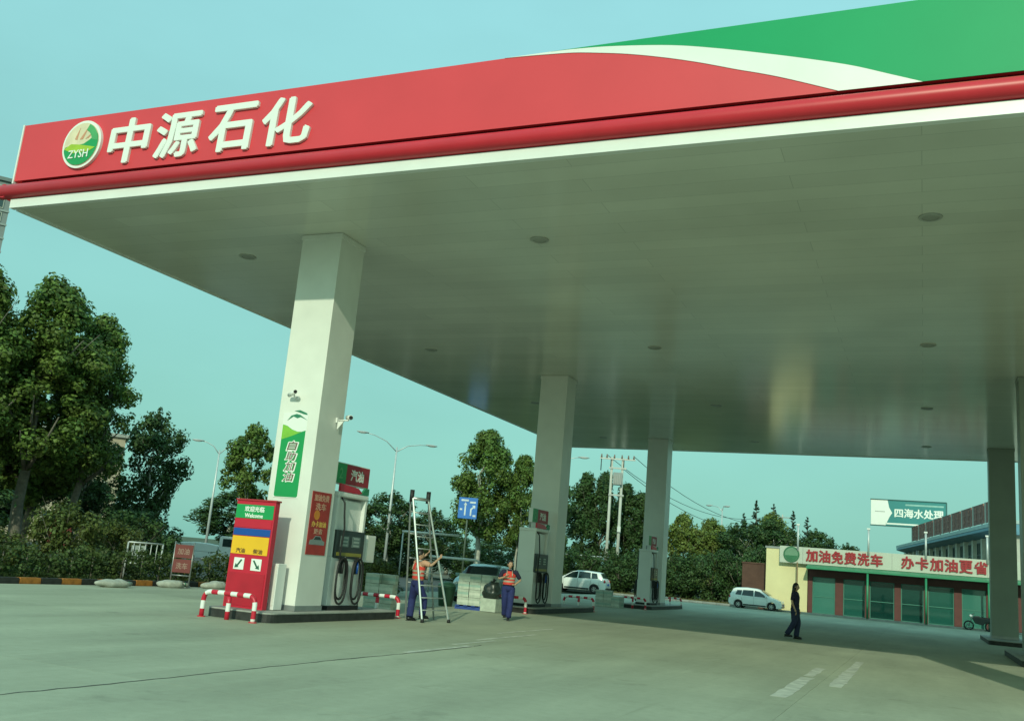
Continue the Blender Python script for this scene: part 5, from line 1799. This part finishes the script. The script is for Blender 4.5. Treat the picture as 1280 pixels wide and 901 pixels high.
BUSH = [
    ('bush', -26.6, 21.5, 1.2, 1.5, 'rounded shrub behind the hedge below the tall left clump'), ('bush', -26.3, 24.0, 2.0, 1.4, 'rounded yellowish shrub between clump and pale railing'), ('bush', -27.2, 18.5, 1.9, 1.7, 'rounded shrub at the left picture edge'),
    ('bush', -27.0, 27.0, 1.6, 1.3, 'shrub just behind the pale railing'), ('bush_dark', -30.5, 31.5, 2.2, 1.7, 'dark shrub under the right edge of the left clump'), ('bush_dark', -29.5, 22.5, 2.4, 1.9, 'dark shrub beside the dull red box'),
    ('bush_dark', -33.5, 35.0, 2.4, 1.9, 'dark shrub under the tree with thin pale trunk'),
    ('bush_dark', -26.8, 79.0, 3.0, 2.2, 'dark shrub at the bonnet of the white hatchback'), ('bush_dark', -23.6, 79.5, 3.2, 2.2, 'dark shrub behind the white hatchback roof'), ('bush_dark', -20.8, 79.0, 3.0, 2.1, 'dark shrub behind the red tail lamps'),
    ('bush_dark', -29.8, 78.0, 2.9, 2.2, 'dark shrub half hidden by the second column'),
    ('bush_dark', -18.2, 80.0, 3.4, 2.3, 'dark shrub just right of the third column'), ('bush_dark', -15.6, 79.0, 3.6, 2.2, 'dark shrub midway between third column and small hatchback'), ('bush_dark', -13.3, 78.5, 3.8, 2.1, 'dark tall shrub at the tail of the small hatchback'),
    ('bush_dark', -12.0, 81.0, 4.4, 2.0, 'dark tall shrub against the red brown wall'),
    ('bush', -19.6, 33.5, 1.15, 1.0, 'low brown green shrub behind the carton stack left of the worker'), ('bush', -21.5, 36.0, 1.2, 1.1, 'low shrub beyond the ladder, right of the brown green one'),
    ('bush_dark', -37.5, 68.5, 2.6, 2.6, 'dark undergrowth shrub behind the ladder foot'), ('bush_dark', -33.0, 70.0, 2.4, 2.4, 'dark undergrowth shrub below the blue road sign'), ('bush_dark', -42.5, 66.0, 2.6, 2.6, 'dark undergrowth shrub right of nearest dispenser'),
    ('bush_dark', -47.5, 62.5, 2.8, 2.6, 'dark undergrowth shrub behind the round tree'), ('bush_dark', -29.0, 71.5, 2.6, 2.3, 'dark shrub under the broad tree'),
]
for k, (kd, x, y, top, rx, lb) in enumerate(BUSH):
    tree(kd, 'shrub', lb, 'shrub', x, y, top, rx, rz=k * 1.9, group='shrubs behind hedge and cars')


def hedge(label, a, b, h, wd, seed):
    a, b = Vector(a), Vector(b)
    L = (b - a).length
    t = thing('clipped_hedge', label, 'hedge', (*((a + b) / 2).xy, 0), math.atan2(b.y - a.y, b.x - a.x), 'clipped hedges behind the painted kerb')
    rnd = random.Random(seed)
    pts = []
    for _ in range(int(L * 34)):
        x, y, z = rnd.uniform(-L / 2, L / 2), rnd.uniform(-wd / 2, wd / 2), rnd.uniform(.1, h)
        if abs(y) < wd * .3 and z < h * .75:
            y = math.copysign(wd * .42, y)
        pts.append(((x, y, z + .06 * math.sin(x * 2.1)), rnd.uniform(.13, .24)))
    share('foliage', leaves_mesh('foliage', seed, pts, 26, .085, LEAF_C, .2), t)
    core = MB()
    for k in range(int(L / .8)):
        core.tube([(-L / 2 + .4 + .8 * k, 0, 0), (-L / 2 + .45 + .8 * k, .05, h * .8)], [.03, .012], BARK, n=5)
        core.tube([(-L / 2 + .4 + .8 * k, 0, h * .3), (-L / 2 + .6 + .8 * k, .25, h * .8)], [.02, .01], BARK, n=4)
    core.build('stems', t)['kind'] = 'stuff'
    return t


hedge('dark clipped hedge behind the orange and black kerb', (-23.5, 13.5, 0), (-23.4, 23.4, 0), .95, 1.3, 31)
hedge('lighter clipped hedge behind the red sign stand', (-23.5, 23.6, 0), (-23.2, 31.5, 0), .98, 1.2, 32)


def grass(name, x0, x1, y0, y1, n, h, seed, mat):
    rnd = random.Random(seed)
    V, F = [], []
    for _ in range(n):
        p = V3(rnd.uniform(x0, x1), rnd.uniform(y0, y1), -.012)
        a = rnd.uniform(0, PI)
        s = h * rnd.uniform(.4, 1.2)
        d = V3(math.cos(a), math.sin(a), 0) * .03
        tp = p + V3(rnd.uniform(-.06, .06), rnd.uniform(-.06, .06), s)
        b = len(V)
        V += [tuple(p - d), tuple(p + d), tuple(tp)]
        F.append((b, b + 1, b + 2))
    me = bpy.data.meshes.new(name)
    me.from_pydata(V, [], F)
    me.materials.append(mat)
    o = bpy.data.objects.new(name, me)
    C.objects.link(o)
    o['kind'] = 'stuff'
    o['label'] = 'thin weeds and grass along the verge' if x1 < -22 else 'dry grass along the back kerb'
    o['category'] = 'grass'
    return o


grass('grass', -25.5, -22.35, 11, 33, 9000, .16, 41, LEAF_C)
grass('grass', -31, -11.5, 72.9, 78, 9000, .22, 42, leaf_mat('dry_grass', (0.17, 0.15, 0.06)))
